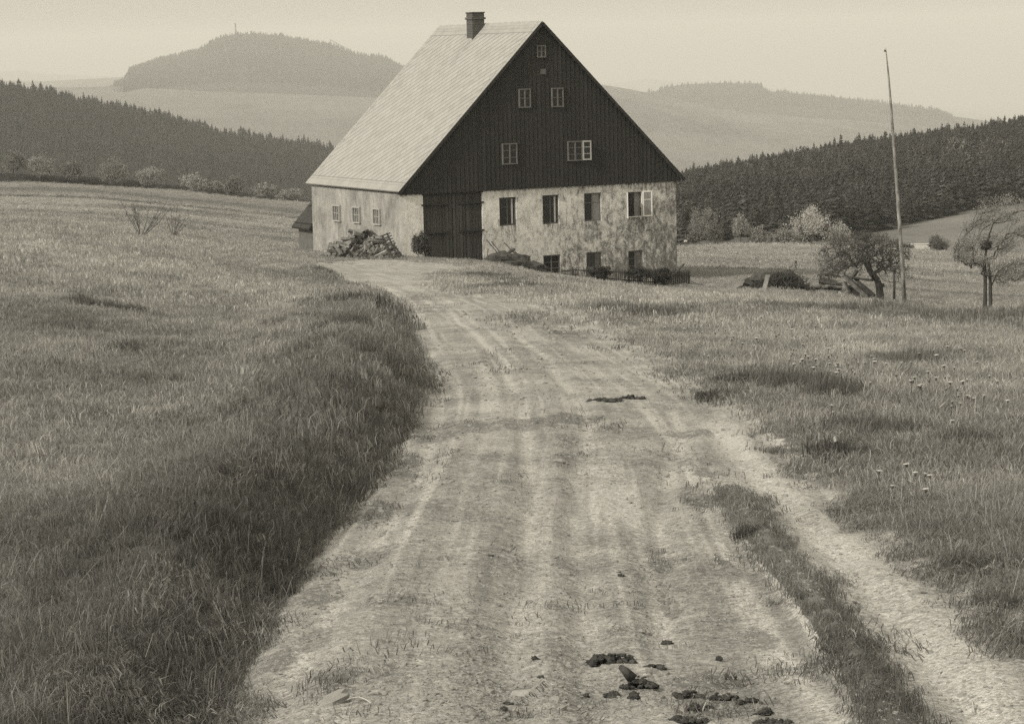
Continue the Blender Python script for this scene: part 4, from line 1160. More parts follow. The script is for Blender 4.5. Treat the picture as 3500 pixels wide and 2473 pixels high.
for i, (px, py, w_, h_, lb) in enumerate(((900, 668, 90, 45, "low scrubby bush left of the lean-to on the field bank"), (985, 684, 110, 42, "low scrub nearest the lean-to roof on the field bank"), (735, 655, 70, 38, "knee high scrub between two pale bushes on the field bank"))):
    shrub(px, py + 8, w_, h_ + 8, lb, d=365, v=.28, seed=40 + i, group=BUSHG, trunk_h=.05)
# two leafless saplings on the left meadow crest
for i, (px, py, w_, h_, lb) in enumerate(((482, 806, 150, 130, "wide many stemmed sapling on the crest of the left meadow"), (592, 806, 90, 105, "narrow sapling right of the wide one on the left meadow crest"))):
    b = ground(px, py + 2); root = empty("sapling", b); tag(root, lb, "sapling", "bare saplings on the left meadow")
    r = np.random.default_rng(70 + i); dist = b[1]; wm = 1.35 * w_ / F * dist; hm = 1.3 * h_ / F * dist; tg = []
    mb = MB(); tips = []
    for k in range(13 if i == 0 else 7):
        an = r.uniform(-1, 1); hh = hm * r.uniform(.55, 1.0) * (1 - .35 * abs(an)); dx = an * wm * .5; dy = r.uniform(-.3, .3) * wm; p = []
        for q_ in np.linspace(0, 1, 6): p.append(np.array([dx * q_ ** .8 + r.normal(0, .012), dy * q_, hh * q_ - .05 * (q_ == 0)]))
        mb.tube(p, [.011, .010, .009, .007, .006, .003], 4)
        for t_ in (2, 3, 4):
            for sg in (-1, 1):
                if r.random() < .8:
                    e = p[t_] + np.array([sg * r.uniform(.04, .14), r.uniform(-.08, .08), r.uniform(.06, .18)]); mb.tube([p[t_], e], [.006, .003], 3); tips.append(e)
        tips.append(p[-1])
    mb.build("branches", M_bark_grey, root)
    leaves(tips, 2, .02, (.025, .025, .02), 70 + i, leafmat(.13), root)

# right hand hedge line
RG = "bushes along the right hand hedge line"
rb = [(2390, 838, 130, 140, "broad leafy bush right behind the corner of the farmhouse", .13, .12), (2445, 830, 90, 70, "low bush right of the house corner bush", .10, .05),
      (2532, 826, 70, 95, "slender light leaved young tree left of the big pale tree", .17, .3), (2590, 838, 90, 72, "light low bush left of the big pale tree", .17, .1),
      (2660, 840, 80, 62, "small pale bush against the big pale tree", .15, .1), (2700, 842, 80, 60, "bush at the left foot of the pale tree", .17, .1),
      (3200, 872, 95, 70, "round dark bush right of the leaning pole", .075, .08),
      (3290, 880, 90, 50, "low dark bush left of the wind bent tree", .075, .08), (3100, 868, 80, 40, "low bush right behind the leaning pole", .09, .05)]
for i, (px, py, w_, h_, lb, v_, th_) in enumerate(rb):
    shrub(px, py + 4, w_, h_ + 6, lb, d=236, v=v_ * 1.7, seed=80 + i, group=RG, trunk_h=th_)
shrub(2775, 852, 165, 158, "tall pale leafed tree standing out against the dark forest", "tree", "tree", d=238, v=.46, seed=120, trunk_h=.12, dens=1.5)
shrub(2865, 850, 90, 95, "smaller pale tree leaning against the right of the tall pale tree", "tree", "tree", d=238, v=.42, seed=121, trunk_h=.12, dens=1.2)
shrub(2345, 800, 60, 105, "dim tree top rising beside the house corner", "tree", "tree", d=244, v=.09, seed=122, trunk_h=.2)
# spoil heap with pale stones in front of that hedge
b = ground(2560, 862, 245); sp_ = MB(); b[1] -= 3
so = MB(); so.blob((0, 0, -.1), (3.6, 2.2, 1.05), 4, 26, 12, .3); so.blob((3.6, -.6, -.3), (2.6, 1.6, .8), 8, 20, 10, .3); so.blob((-4.2, .3, -.2), (2.4, 1.8, .9), 9, 20, 10, .3)
o = so.build("earth_heap", simple("dark_earth_heap", .04, .10, 1.2, (1, 1, 1), .1)); o.location = tuple(b); tag(o, "low dark earth heap in front of the right hand hedge", "earth heap")
for k, (px, py, lb) in enumerate(((2482, 838, "pale stone at the left end of the row on the earth heap"), (2497, 840, "pale stone in the middle of the row on the earth heap"), (2514, 842, "pale stone at the right end of the row on the earth heap"), (2344, 824, "pale stone beside the house corner bush"))):
    q = P(px, py, b[1] - 2.0); s = MB(); s.blob((0, 0, 0), (.2, .2, .11), 30 + k, 12, 7, .3); o = s.build("stone", simple("pale_stone", .3, .42)); o.location = tuple(q); tag(o, lb, "stone", "pale stones by the earth heap")
mb = MB(); q = P(3138, 853, 262); mb.box((-1.25, -.25, -1.6), (1.25, .25, .55), jit=.08); mb.box((-1.3, -.3, .56), (1.3, .3, .62), jit=.03)
o = mb.build("garden_wall", simple("pale_plaster_wall", .38, .48)); o.location = tuple(q); tag(o, "short pale wall showing between bushes at the foot of the far field", "wall")

# ------------------------------------------------------------------ shrub blown about beside the gate
b = hw(1.0, -1.2); b = np.array([b[0], b[1], float(H(b[:1], b[1:2])[0])]); q = P(1447, 896, 103.4)
sh_ = shrub(1447, 890, 74, 104, "round wind blown shrub standing at the left side of the gate", "shrub", "shrub", base=q, v=.10, seed=150, dens=1.6, trunk_h=.25)
# ------------------------------------------------------------------ brushwood heap right of the gate
q = P(1760, 925, 104.0); bw_ = empty("brushwood_heap", q); tag(bw_, "dark heap of brushwood and poles against the wall right of the gate", "brushwood heap")
mb = MB(); dq = q[1]
mb.blob(tuple(P(1725, 905, dq + .1) - q), (1.05, .55, .50), 2, 22, 12, .45); mb.blob(tuple(P(1800, 928, dq + .1) - q), (.85, .5, .42), 5, 20, 10, .45); mb.build("brush_core", M_wood_dark, bw_)
mb = MB(); rr = random.Random(8)
for k in range(260):
    px = rr.uniform(1662, 1850); ty = float(np.interp(px, [1655, 1700, 1740, 1790, 1850], [888, 872, 868, 890, 925])); py = rr.uniform(ty, 930)
    a = P(px, py, dq + rr.uniform(-.5, .5)) - q; an = rr.uniform(-.7, .5); ln_ = rr.uniform(.15, .5)
    dv = np.array([math.cos(an) * ln_, rr.uniform(-.3, .3), -math.sin(an) * ln_]); mb.tube([a - dv / 2, a + dv / 2 + [0, 0, .03]], [rr.uniform(.01, .022), .006], 4)
mb.build("twigs", M_wood_dark, bw_)["kind"] = "stuff"
mb = MB()
for (a, b2, w_) in (((1662, 818), (1712, 878), .03), ((1680, 825), (1716, 872), .03), ((1722, 828), (1765, 872), .03), ((1725, 872), (1758, 852), .09), ((1758, 862), (1850, 930), .07), ((1770, 880), (1848, 922), .04), ((1668, 850), (1665, 890), .03)):
    mb.bar(Vector(P(*a, dq + .9) - q), Vector(P(*b2, dq + .1) - q), w_, w_)
mb.build("poles", M_wood_dark, bw_)

# ------------------------------------------------------------------ picket fence
fq = empty("picket_fence", ground(2100, 965, 95)); fb = np.array(fq.location); tag(fq, "low dark picket fence in front of the basement windows", "fence")
rr = random.Random(12)
def fence_d(px): return float(np.interp(px, [1920, 2360], [101.5, 107.5]))
def fence_bot(px): return float(np.interp(px, [1920, 2000, 2100, 2250, 2360], [938, 950, 962, 975, 984]))
def fence_top(px): return float(np.interp(px, [1920, 1955, 1960, 2140, 2240, 2360], [921, 920, 914, 918, 920, 926]))
pk = []; x = 1922
while x < 2236:
    if not (2003 < x < 2030):
        a = P(x, fence_bot(x) + 8, fence_d(x)); t_ = P(x + rr.uniform(-1.5, 1.5), fence_top(x) + rr.uniform(-2.5, 2.5), fence_d(x)); pk.append((a, t_))
    x += 6.4
for i, (a, t_) in enumerate(pk):
    mb = MB(); mb.bar(Vector(a - fb), Vector(t_ - fb), .04, .022, roll=0, taper=.75); mb.build("picket", M_wood_dark, fq)
mb = MB()
for off in (.18, .72):
    pr_ = None
    for x in np.linspace(1920, 2360, 23):
        bot = P(x, fence_bot(x), fence_d(x) + .035); top = P(x, fence_top(x), fence_d(x) + .035); p_ = bot + (top - bot) * off - fb
        if pr_ is not None: mb.bar(Vector(pr_), Vector(p_), .03, .05)
        pr_ = p_
mb.build("rail", M_wood_dark, fq)
for x in (1958, 2066, 2150, 2236, 2356):
    mb = MB(); mb.bar(Vector(P(x, fence_bot(x) + 10, fence_d(x) + .08) - fb), Vector(P(x, fence_top(x) - 5, fence_d(x) + .08) - fb), .07, .07); mb.build("post", M_wood_dark, fq)
mb = MB(); mb.bar(Vector(P(2016, 958, fence_d(2016)) - fb), Vector(P(2016, 912, fence_d(2016)) - fb), .32, .04, roll=0); mb.build("gate_panel", M_wood_dark, fq)
for k in range(16):
    x = 2242 + k * 7.4; mb = MB(); mb.bar(Vector(P(x, fence_bot(x) + 8, fence_d(x) - .02) - fb), Vector(P(x, fence_top(x) - 2 + rr.uniform(-4, 4), fence_d(x) - .02) - fb), .085, .02); mb.build("board", M_wood_dark, fq)
mb = MB(); mb.bar(Vector(P(2310, 932, 106.4)), Vector(P(2338, 902, 106.8)), .07, .05); o = mb.build("loose_plank", M_wood_dark); tag(o, "short plank sticking up over the right end of the picket fence", "plank")
for i, (px, py, w_, h_, lb) in enumerate(((2052, 948, 75, 42, "small garden shrub behind the gate panel of the picket fence"), (2180, 962, 120, 52, "broad low shrub growing through the picket fence"), (2265, 968, 90, 58, "shrub at the boarded end of the picket fence"))):
    shrub(px, py + 8, w_, h_ + 8, lb, "shrub", "shrub", base=P(px, py + 8, fence_d(px) - .5), v=.07, seed=160 + i, group="shrubs along the picket fence", trunk_h=.08, dens=.9)
# stick with pale end lying right of the fence
q = ground(2412, 978, 85); mb = MB(); mb.tube([P(2362, 962, q[1] + .1) - q, P(2385, 972, q[1]) - q, P(2405, 975, q[1]) - q + [0, 0, .03]], [.02, .02, .015], 5); mb.bar(Vector((.02, 0, .08)), Vector((.3, .03, .06)), .09, .05, 1)
o = mb.build("fallen_branch", [M_wood_dark, M_wood_pale]); o.location = tuple(q); tag(o, "crooked stick with a pale end lying on the grass right of the fence", "branch")

# ------------------------------------------------------------------ right: brush pile, timber stack, old tree, poles
q = ground(2660, 995, 70); root = empty("brush_pile", q); tag(root, "dark pile of cut brush with twigs sticking out at its top", "brush pile")
mb = MB(); dq = q[1]; mb.blob(tuple(P(2660, 985, dq + .3) - q), (1.1, .6, .50), 3, 30, 16, .5); mb.build("pile_core", M_wood_dark, root)
mb = MB(); rr = random.Random(21)
for k in range(750):
    px = rr.gauss(2655, 50); px = min(2755, max(2535, px)); ty = float(np.interp(px, [2530, 2580, 2640, 2700, 2740, 2770], [990, 955, 925, 918, 935, 985])); py = rr.uniform(ty + 12, 1000)
    a = P(px, py, dq + rr.uniform(-.5, .8)) - q; an = rr.gauss(1.25, .45) * (1 if rr.random() < .65 else .3); ln_ = rr.uniform(.2, .6)
    dv = np.array([math.cos(an) * ln_, rr.uniform(-.15, .15), math.sin(an) * ln_]); mb.tube([a - dv / 2, a + dv / 2], [.015, .006], 3)
mb.build("twigs", M_wood_dark, root)["kind"] = "stuff"
mb = MB(); q2 = ground(2615, 998, 70); q2[1] -= .1; mb.bar((-.08, 0, -.1), (.11, .25, .5), .15, .03); o = mb.build("board", M_wood_grey); o.location = tuple(q2); tag(o, "single pale board leaning on the front of the brush pile", "board")
mb = MB(); q2 = ground(2545, 985, 70); mb.tube([(-.25, 0, .02), (0, .02, .07), (.3, .1, .05)], [.03, .035, .02], 6); o = mb.build("log", M_wood_dark); o.location = tuple(q2); tag(o, "short dark log end left of the brush pile", "log")

q = ground(2890, 1012, 70); root = empty("timber_stack", q); dq = q[1]; tag(root, "tumbled stack of old beams and stones under the bare crooked tree", "timber stack")
def Q(px, py, dd=0.0): return Vector(P(px, py, dq + dd) - q)
beams = [((2862, 925), (2965, 1018), .16, .5, -.2, M_wood_grey), ((2852, 918), (2990, 1022), .15, .9, .2, M_wood_dark), ((2885, 965), (2905, 1012), .14, .3, .0, M_wood_grey),
         ((2820, 938), (2985, 958), .07, .8, .7, M_wood_dark), ((2795, 940), (2840, 935), .06, .7, .7, M_wood_dark), ((2760, 978), (2890, 985), .13, .3, .2, M_wood_grey),
         ((2800, 958), (2860, 968), .2, .5, .4, M_wood_dark), ((2865, 1000), (2915, 1018), .09, -.2, -.4, M_wood_pale), ((2920, 950), (2990, 1010), .12, .9, .5, M_wood_dark),
         ((2740, 990), (2860, 1000), .16, .1, .0, M_stone), ((2900, 1005), (2960, 1014), .12, .0, -.1, M_wood_dark), ((2808, 925), (2802, 962), .06, .9, .8, M_wood_dark), ((2930, 925), (2900, 965), .09, .9, .6, M_wood_dark)]
for (a, b2, w_, d0, d1, m_) in beams:
    mb = MB(); mb.bar(Q(*a, d0), Q(*b2, d1), w_, w_ * .8, roll=random.uniform(0, .5)); mb.build("beam", m_, root)
mb = MB(); mb.blob(tuple(Q(2840, 1000, .5)), (1.1, .5, .28), 3, 28, 14, .5); mb.build('earth_core', M_wood_dark, root)
mb = MB(); rr = random.Random(31)
for k in range(46):
    px = rr.uniform(2700, 2900); py = rr.uniform(float(np.interp(px, [2700, 2760, 2820, 2900], [1000, 975, 968, 970])), 1012)
    c_ = Q(px, py, rr.uniform(0, .9)); mb.blob(tuple(c_), (rr.uniform(.08, .2), rr.uniform(.08, .16), rr.uniform(.05, .11)), k, 8, 6, .35)
mb.build("stones", M_stone, root)["kind"] = "stuff"

# old crooked tree
q = ground(3010, 1030, 70); root = empty("old_fruit_tree", q); dq = q[1]; tag(root, "bare crooked fruit tree with a drooping umbrella of twigs", "tree")
r = np.random.default_rng(5)
tr = [Q_ for Q_ in [P(3012, 1040, dq) - q, P(3006, 985, dq) - q, P(3000, 960, dq) - q, P(2980, 935, dq) - q, P(2962, 905, dq) - q, P(2950, 880, dq) - q]]
tg = []
while len(tg) < 1300:
    u_, v_, w_ = r.uniform(-1, 1, 3)
    px = 2955 + 165 * u_; top = 798 + 60 * u_ ** 2 + r.uniform(-8, 8); bot = 905 + 60 * abs(u_) ** 1.5; py = top + (bot - top) * r.uniform(0, 1) ** 1.3
    if u_ * u_ + v_ * v_ > 1: continue
    tg.append(P(px, py, dq + v_ * 1.5) - q)
    if r.random() < .25: tg.append(P(px + r.uniform(-8, 8), py + r.uniform(20, 60), dq + v_ * 1.5) - q)
nodes, par, rad = grow(tr, tg, 5, .0062, .16, .15, 2.5)
rad[:6] = [.14, .12, .11, .10, .08, .06]
mb = MB(); branches_mesh(mb, nodes[:6], par[:6], rad[:6]); mb.bar(Vector(P(3004, 984, dq) - q), Vector(P(3022, 972, dq) - q), .13, .13, taper=.8); mb.build("trunk", M_bark, root)
mb = MB()
for i in range(6, len(par)):
    ra = min(rad[par[i]], rad[i] * 1.5, .08); mb.tube([nodes[par[i]], nodes[i]], [ra, min(rad[i], .08)], 4 if rad[i] > .015 else 3)
mb.build("branches", M_bark, root)
leaves(tg, 13, .02, (.09, .09, .07), 9, leafmat(.09), root)

# wind bent tree
q = ground(3370, 1060, 66); root = empty("wind_bent_tree", q); dq = q[1]; tag(root, "twin stemmed tree with its leafy crown swept to the right by the wind", "tree")
r = np.random.default_rng(15)
tr = [P(3366, 1075, dq) - q, P(3367, 1020, dq) - q, P(3368, 960, dq) - q, P(3366, 900, dq) - q, P(3371, 850, dq) - q, P(3382, 800, dq) - q]
tg = []
while len(tg) < 1100:
    px = r.uniform(3255, 3620); f_ = (px - 3255) / 365
    top = float(np.interp(px, [3255, 3300, 3345, 3400, 3460, 3620], [860, 760, 690, 683, 678, 700])); bot = float(np.interp(px, [3255, 3330, 3400, 3500, 3620], [895, 905, 985, 950, 900]))
    py = r.uniform(top, bot); v_ = r.normal(0, .55)
    if float(fbm(np.array((px + py * .5) / 38.), np.array((py - px * .35) / 22.), 8, 2)) < .46: continue
    py += r.normal(0, 7); tg.append(P(px, py, dq + v_) - q)
nodes, par, rad = grow(tr, tg, 15, .0036, .22, .06, 2.35, 2.0)
rad[:6] = [.075, .062, .056, .05, .045, .035]
mb = MB(); branches_mesh(mb, nodes[:4], par[:4], rad[:4])
tw = [P(3385, 1075, dq) - q, P(3386, 1020, dq) - q, P(3385, 960, dq) - q, P(3378, 900, dq - .1) - q]; mb.tube(tw, [.065, .055, .05, .04], 7)
mb.tube([P(3385, 985, dq) - q, P(3410, 930, dq) - q, P(3450, 900, dq + .2) - q], [.03, .02, .012], 5)
mb.build("trunk", M_bark, root)
mb = MB()
for i in range(4, len(par)):
    ra = min(rad[par[i]], rad[i] * 1.5, .07); mb.tube([nodes[par[i]], nodes[i]], [ra, min(rad[i], .07)], 4 if rad[i] > .015 else 3)
mb.build("branches", M_bark, root)
leaves(tg, 26, .021, (.08, .08, .05), 19, leafmat(.24), root, droop=(.28, 0, .12))
mb = MB(); mb.blob((0, 0, 0), (.17, .17, .14), 3, 14, 8, .3); rr = random.Random(4)
for k in range(60):
    a = rr.uniform(0, 6.28); z_ = rr.uniform(-.12, .12); mb.bar((math.cos(a) * .14, math.sin(a) * .14, z_), (math.cos(a + .8) * .19, math.sin(a + .8) * .19, z_ + rr.uniform(-.05, .05)), .012, .012)
o = mb.build("bird_nest", M_wood_dark); o.location = tuple(P(3371, 838, dq)); tag(o, "dark clump of a nest in the fork of the wind bent tree", "nest")

# poles
q = ground(3092, 1040, 72); root = empty("tall_pole", q); dq = q[1]; tag(root, "very tall thin pole, slightly bent and leaning to the left", "pole")
pp = [(3093, 1050), (3085, 930), (3074, 760), (3063, 600), (3053, 470), (3045, 360), (3037, 260), (3030, 190), (3027, 164)]
mb = MB(); mb.tube([P(a, b2, dq) - q for a, b2 in pp], [.07, .066, .06, .054, .047, .04, .03, .02, .01], 8)
mb.build("shaft", simple("mottled_pole_bark", .05, .30, 2.2, (3, 3, 1), .02, det=3), root, True)
mb = MB(); mb.tube([P(3030, 178, dq) - q, P(3023, 172, dq) - q, P(3022, 178, dq) - q], [.02, .03, .02], 5); mb.build("hook", M_iron, root)
q = ground(3056, 1032, 70); mb = MB(); mb.tube([(0, 0, -.15), (.01, 0, .55), (-.01, 0, 1.12)], [.05, .045, .04], 7); o = mb.build("post", M_wood_dark, None, True); o.location = tuple(q); tag(o, "short dark post just left of the tall pole", "post")
q = ground(2720, 918, 100); mb = MB(); mb.tube([(0, 0, -.1), (0, 0, .3), (.01, 0, .42)], [.05, .05, .06], 6); o = mb.build("marker_post", M_wood_dark); o.location = tuple(q); tag(o, "tiny marker post in the field above the brush pile", "post")
# boundary stake in the right meadow
q = ground(2866, 1545); root = empty("stake", q); tag(root, "short broken stake with a pale top in the right meadow beside a dark tuft", "stake")
mb = MB(); mb.bar((0.01, 0, -.05), (-.015, 0, .07), .028, .022, roll=.4); mb.build("shaft", M_wood_dark, root)
mb = MB(); mb.bar((-.015, 0, .0705), (-.022, 0, .1), .03, .024, roll=.4, taper=.5); mb.build("splintered_top", M_wood_pale, root)

# ------------------------------------------------------------------ dung, clods and stones on the track
CG = "dung clods on the track"
clods = [  # px, py(bottom), width px, height px, label, kind
    (2095, 2262, 160, 66, "large dark dung heap, tall at its right end", 3), (2185, 2350, 130, 62, "dung heap with a horn sticking up, right below the largest heap", 3),
    (2090, 2382, 64, 34, "round dung clod below the middle heap", 1), (2170, 2388, 56, 36, "round dung clod right of the round one below the middle heap", 1),
    (2003, 2380, 32, 15, "small flat clod left of the round dung clods", 1), (1828, 2254, 30, 15, "lone small clod left of the large dung heap", 1),
    (2244, 2284, 72, 24, "long flat dung clod right of the large heap", 2), (2280, 2202, 48, 20, "small pointed clod above the long flat one", 1),
    (2458, 2258, 26, 26, "small upright cone shaped clod near the turf strip", 1), (2500, 2322, 44, 24, "dung clod on the left of the turf strip above the churned patch", 1),
    (1736, 2406, 38, 13, "thin clod at the lower left, upper of two", 1), (1720, 2426, 34, 12, "thin clod at the lower left, lower of two", 1),
    (1848, 2316, 30, 8, "crumb of dung below the lone small clod", 1), (2470, 2392, 120, 52, "large dark clod in the churned patch", 3), (2350, 2385, 120, 40, "broad dark lump at the left of the churned patch", 3),
    (2610, 2440, 80, 36, "dark clod at the right end of the churned patch", 2), (2390, 2425, 110, 32, "low dark lump in the middle of the churned patch", 3), (2350, 2468, 140, 30, "low dark smear of dung at the bottom of the churned patch", 3),
    (2650, 2475, 150, 26, "flat dark smear at the bottom right of the churned patch", 3), (2125, 1970, 24, 13, "small bent crumb high on the track", 1), (1678, 1900, 22, 7, "tiny dark chip on the left wheel track", 1),
    (2195, 1366, 26, 16, "dung clod at the right end of the long dark smear", 1), (2155, 1364, 80, 16, "knobbly dark dung at the middle of the long smear", 3), (2060, 1371, 130, 9, "thin left tail of the long dark smear", 3),
    (1442, 1231, 22, 9, "small dark clod beside the left bank", 1), (2560, 2400, 90, 26, "small heap of dung crumbs between the churned patch and the strip", 3)]
for i, (px, py, w_, h_, lb, kd) in enumerate(clods):
    q = ground(px, py - 1); dist = q[1]; wm = w_ / F * dist; hm = h_ / F * dist * 1.05; mb = MB(); rr = random.Random(200 + i)
    nb = {1: 5, 2: 12, 3: 34}[kd]
    for k in range(nb):
        u_ = rr.uniform(-.5, .5) if kd > 1 else rr.uniform(-.2, .2)
        prof = (1 - (2 * abs(u_)) ** 2) * (.45 + .55 * ((u_ + .5) if i == 0 else rr.random()))
        s_ = (wm * rr.uniform(.045, .12) if kd == 3 else wm * rr.uniform(.12, .2) if kd == 2 else wm * rr.uniform(.26, .36)) 
        zz = hm * prof * rr.uniform(.05, .65)
        mb.blob((u_ * wm * .92, rr.uniform(-.35, .35) * wm * .6, zz), (s_, s_ * rr.uniform(.6, 1), min(s_ * .8, hm * .5) * rr.uniform(.5, 1)), 60 + i * 40 + k, 18, 11, .75, fr=2.6)
    if i == 1: mb.tube([(-.02, 0, hm * .5), (-.045, 0, hm * 1.0), (-.06, 0, hm * 1.2)], [.02, .014, .008], 6)
    o = mb.build("dung_clod", M_dung, None, True); o.location = tuple(q); o.rotation_euler = (0, 0, 0); tag(o, lb, "dung clod", CG)
q = ground(1800, 2368); mb = MB(); mb.blob((0, 0, -.01), (.055, .05, .022), 77, 24, 12, .2); o = mb.build("half_buried_stone", simple("grey_stone", .22, .3, 20)); o.location = tuple(q); tag(o, "smooth grey stone half buried in the track left of the dung", "stone")
q = ground(2416, 1640); mb = MB(); mb.blob((0, 0, .004), (.03, .025, .012), 78, 14, 9, .3); o = mb.build("pale_stone", simple("pale_pebble", .28, .38, 20)); o.location = tuple(q); tag(o, "flat pale stone at the tip of the turf strip", "stone")
# dry stalks lying about
for k, (px, py, ln_, an, lb) in enumerate(((2400, 2440, .1, 1.2, "pale curved straw beside the churned patch"), (2460, 1925, .12, 1.9, "pale straw on the track left of the turf strip"), (2680, 1672, .12, 0, "pale straw on the verge of the side path"), (3330, 2440, .09, 1.4, "curled pale straw at the bottom of the side path"), (2620, 2280, .07, 1.3, "short straw at the left edge of the turf strip"), (1180, 2400, .1, -.6, "straw on the left of the track near the bank"))):
    q = ground(px, py); mb = MB(); mb.tube([(math.cos(an) * ln_ * s, math.sin(an) * ln_ * s + .02 * math.sin(s * 3), .006 + .012 * math.sin(s * 3)) for s in np.linspace(0, 1, 5)], [.0022] * 5, 4)
    o = mb.build("straw", M_wood_pale); o.location = tuple(q); tag(o, lb, "straw", "loose straws on the track")

# crumbs and pebbles strewn on the track
PEB = simple("track_crumbs", .10, .34, 40)
src = []
for i in range(4):
    mb = MB(); mb.blob((0, 0, .2), (1, .9, .55), 90 + i, 7, 5, .45); o = mb.build("crumb_%d" % i, PEB); COL.objects.unlink(o); src.append(o)
npb = 42000
y = 1.44 / rng.uniform(1.44 / 60, 1.44 / 5.5, npb * 2) ; x = rng.uniform(-.23, .23, len(y)) * y
pmx = path_mask(x, y); cl = fbm(x * 2.2, y * 1.6, 71, 3); md_ = mud_field(x, y)
kp = (pmx > -.15) & (rng.uniform(0, 1, len(x)) < .22 + 1.1 * ss(.45, .7, cl) + md_); x, y, pmx = x[kp], y[kp], pmx[kp]
z = H0(x, y) + relief(x, y, pmx); s_ = rng.lognormal(-5.35, .5, len(x)) * np.clip(y / 12, .8, 3.0)
scatter("track_gravel", np.stack([x, y, z - s_ * .15], 1), rng.uniform(0, 6.28, (len(x), 3)) * [.05, .05, 1], np.stack([s_ * 1.5, s_, s_ * .8], 1), rng.integers(0, 4, len(x)), np.ones(len(x)), src, "small crumbs of earth and gravel strewn on the dirt track", "gravel")
# short turf creeping onto the track
short = [clump("grass_sprig_%d" % i, 34, .07, .011 + .004 * i, .0026, 2.2, 500 + i, .2) for i in range(3)]
y = 1.44 / rng.uniform(1.44 / 45, 1.44 / 5.5, 60000); x = rng.uniform(-.23, .23, len(y)) * y
pmx = path_mask(x, y); cl = fbm(x * 3, y * 1.8, 72, 4); md_ = mud_field(x, y)
rr_ = seg_dist(x, y, pR)
prob = ss(.50, .62, cl) * (.85 * ss(.12, -.02, pmx) + .012 + .28 * md_) * (seg_dist(x, y, SIDEP) > .11) * np.where(y > 24, .45, 1)
kp = (pmx > -.5) & (rng.uniform(0, 1, len(x)) < prob); x, y, pmx = x[kp], y[kp], pmx[kp]
z = H0(x, y) + relief(x, y, pmx); s_ = rng.uniform(.7, 1.5, len(x)) * np.clip(y / 14, .8, 1.8)
scatter("track_turf", np.stack([x, y, z - .002], 1), np.stack([rng.normal(0, .3, len(x)), rng.normal(0, .3, len(x)), rng.uniform(0, 6.28, len(x))], 1), np.stack([s_ * 1.3, s_ * 1.3, s_ * .6], 1), rng.integers(0, 3, len(x)), rng.uniform(.35, .7, len(x)), short, "trodden sprigs of turf creeping over the edges of the track", "turf")

# ------------------------------------------------------------------ flowers
M_fl = simple("pale_flower_head", .30, .44, 30); M_st = simple("flower_stem", .05, .09, 30)
def flower_mesh(hs, seed):
    r = random.Random(seed); mb = MB(); h = hs
    mb.tube([(0, 0, -.02), (r.uniform(-.01, .01), 0, h * .6), (r.uniform(-.012, .012), 0, h)], [.0028, .0024, .0022], 4, 1)
    mb.blob((0, 0, h - .004), (.012, .012, .010), seed, 8, 5, .1, 1)
    for k in range(14):
        a = 2 * math.pi * k / 14; c_, s_ = math.cos(a), math.sin(a); q_ = .026; w_ = .006
        mb.add([(c_ * .004 - s_ * w_, s_ * .004 + c_ * w_, h + .004), (c_ * .004 + s_ * w_, s_ * .004 - c_ * w_, h + .004), (c_ * q_ + s_ * w_, s_ * q_ - c_ * w_, h + .010), (c_ * q_ - s_ * w_, s_ * q_ + c_ * w_, h + .010)], [(0, 1, 2, 3)], 0)
    mb.blob((0, 0, h + .007), (.016, .016, .007), seed + 3, 8, 5, .2, 0)
    return mb
FG = "dandelions in the right hand meadow"
protos = [flower_mesh(.13, 1), flower_mesh(.17, 2), flower_mesh(.10, 3)]
fl0 = None; meshes = []
FL = [(2998, 1655), (3110, 1650), (3135, 1662), (3150, 1670), (3185, 1690), (3170, 1712), (3045, 1707), (2843, 1440), (2850, 1436), (2905, 1412), (2350, 1259), (2430, 1255), (2140, 1112), (2108, 1090),
      (2325, 1120), (2340, 1122), (2352, 1128), (2395, 1155), (2220, 1165), (2205, 1090), (2110, 1100), (1610 + 740, 1118)]
r = np.random.default_rng(33)
for (cx, cy, sx_, sy_, k) in tuple((a_, b_, c_, d_, int(e_ * .7)) for a_, b_, c_, d_, e_ in ((2800, 1240, 70, 25, 34), (2900, 1270, 60, 20, 22), (3200, 1350, 120, 35, 36), (3270, 1220, 40, 18, 14), (2600, 1160, 110, 30, 26), (2750, 1170, 90, 25, 14), (3350, 1400, 90, 40, 14), (2250, 1120, 120, 28, 16), (2450, 1190, 90, 35, 16), (3050, 1300, 160, 45, 26), (2500, 1090, 200, 20, 16))):
    for _ in range(k): FL.append((cx + r.normal() * sx_, cy + r.normal() * sy_))
first = {}
nfl = 0
nodesF = []
FLP = []
for (px, py) in FL:
    if px > 3495: continue
    q = ground(px, py + 22 * 1.0)
    qm = float(path_mask(q[:1], q[1:2])[0])
    if qm > -.15: continue
    FLP.append(q)
for i, q in enumerate(FLP):
    k = i % 3
    if k not in first:
        o = protos[k].build("dandelion", [M_fl, M_st]); first[k] = o
    else:
        o = first[k].copy(); COL.objects.link(o)
    s = r.uniform(.35, .7) * (1 + .008 * min(q[1], 45)); o.location = tuple(q); o.scale = (s, s, r.uniform(.75, 1.15)); o.rotation_euler = (r.normal(0, .1), r.normal(0.05, .1), r.uniform(0, 6.28))
    tag(o, "one of many small pale dandelion heads on thin stems in the right meadow", "flower", FG)

# ------------------------------------------------------------------ far land
def land_mat(name, lo, hi, scale, stretch=(1, 1, 1)):
    t = NT(name); c = t.mapping(t.coord(), stretch); n1 = t.noise(c, scale, 6, .6); n2 = t.noise(c, scale * 7, 5, .7)
    f = t.math('ADD', t.math('MULTIPLY', n1, .65), t.math('MULTIPLY', n2, .35)); t.principled(t.ramp(f, [(0.36, lo), (0.62, hi)]), .95, None, .05); return t.m

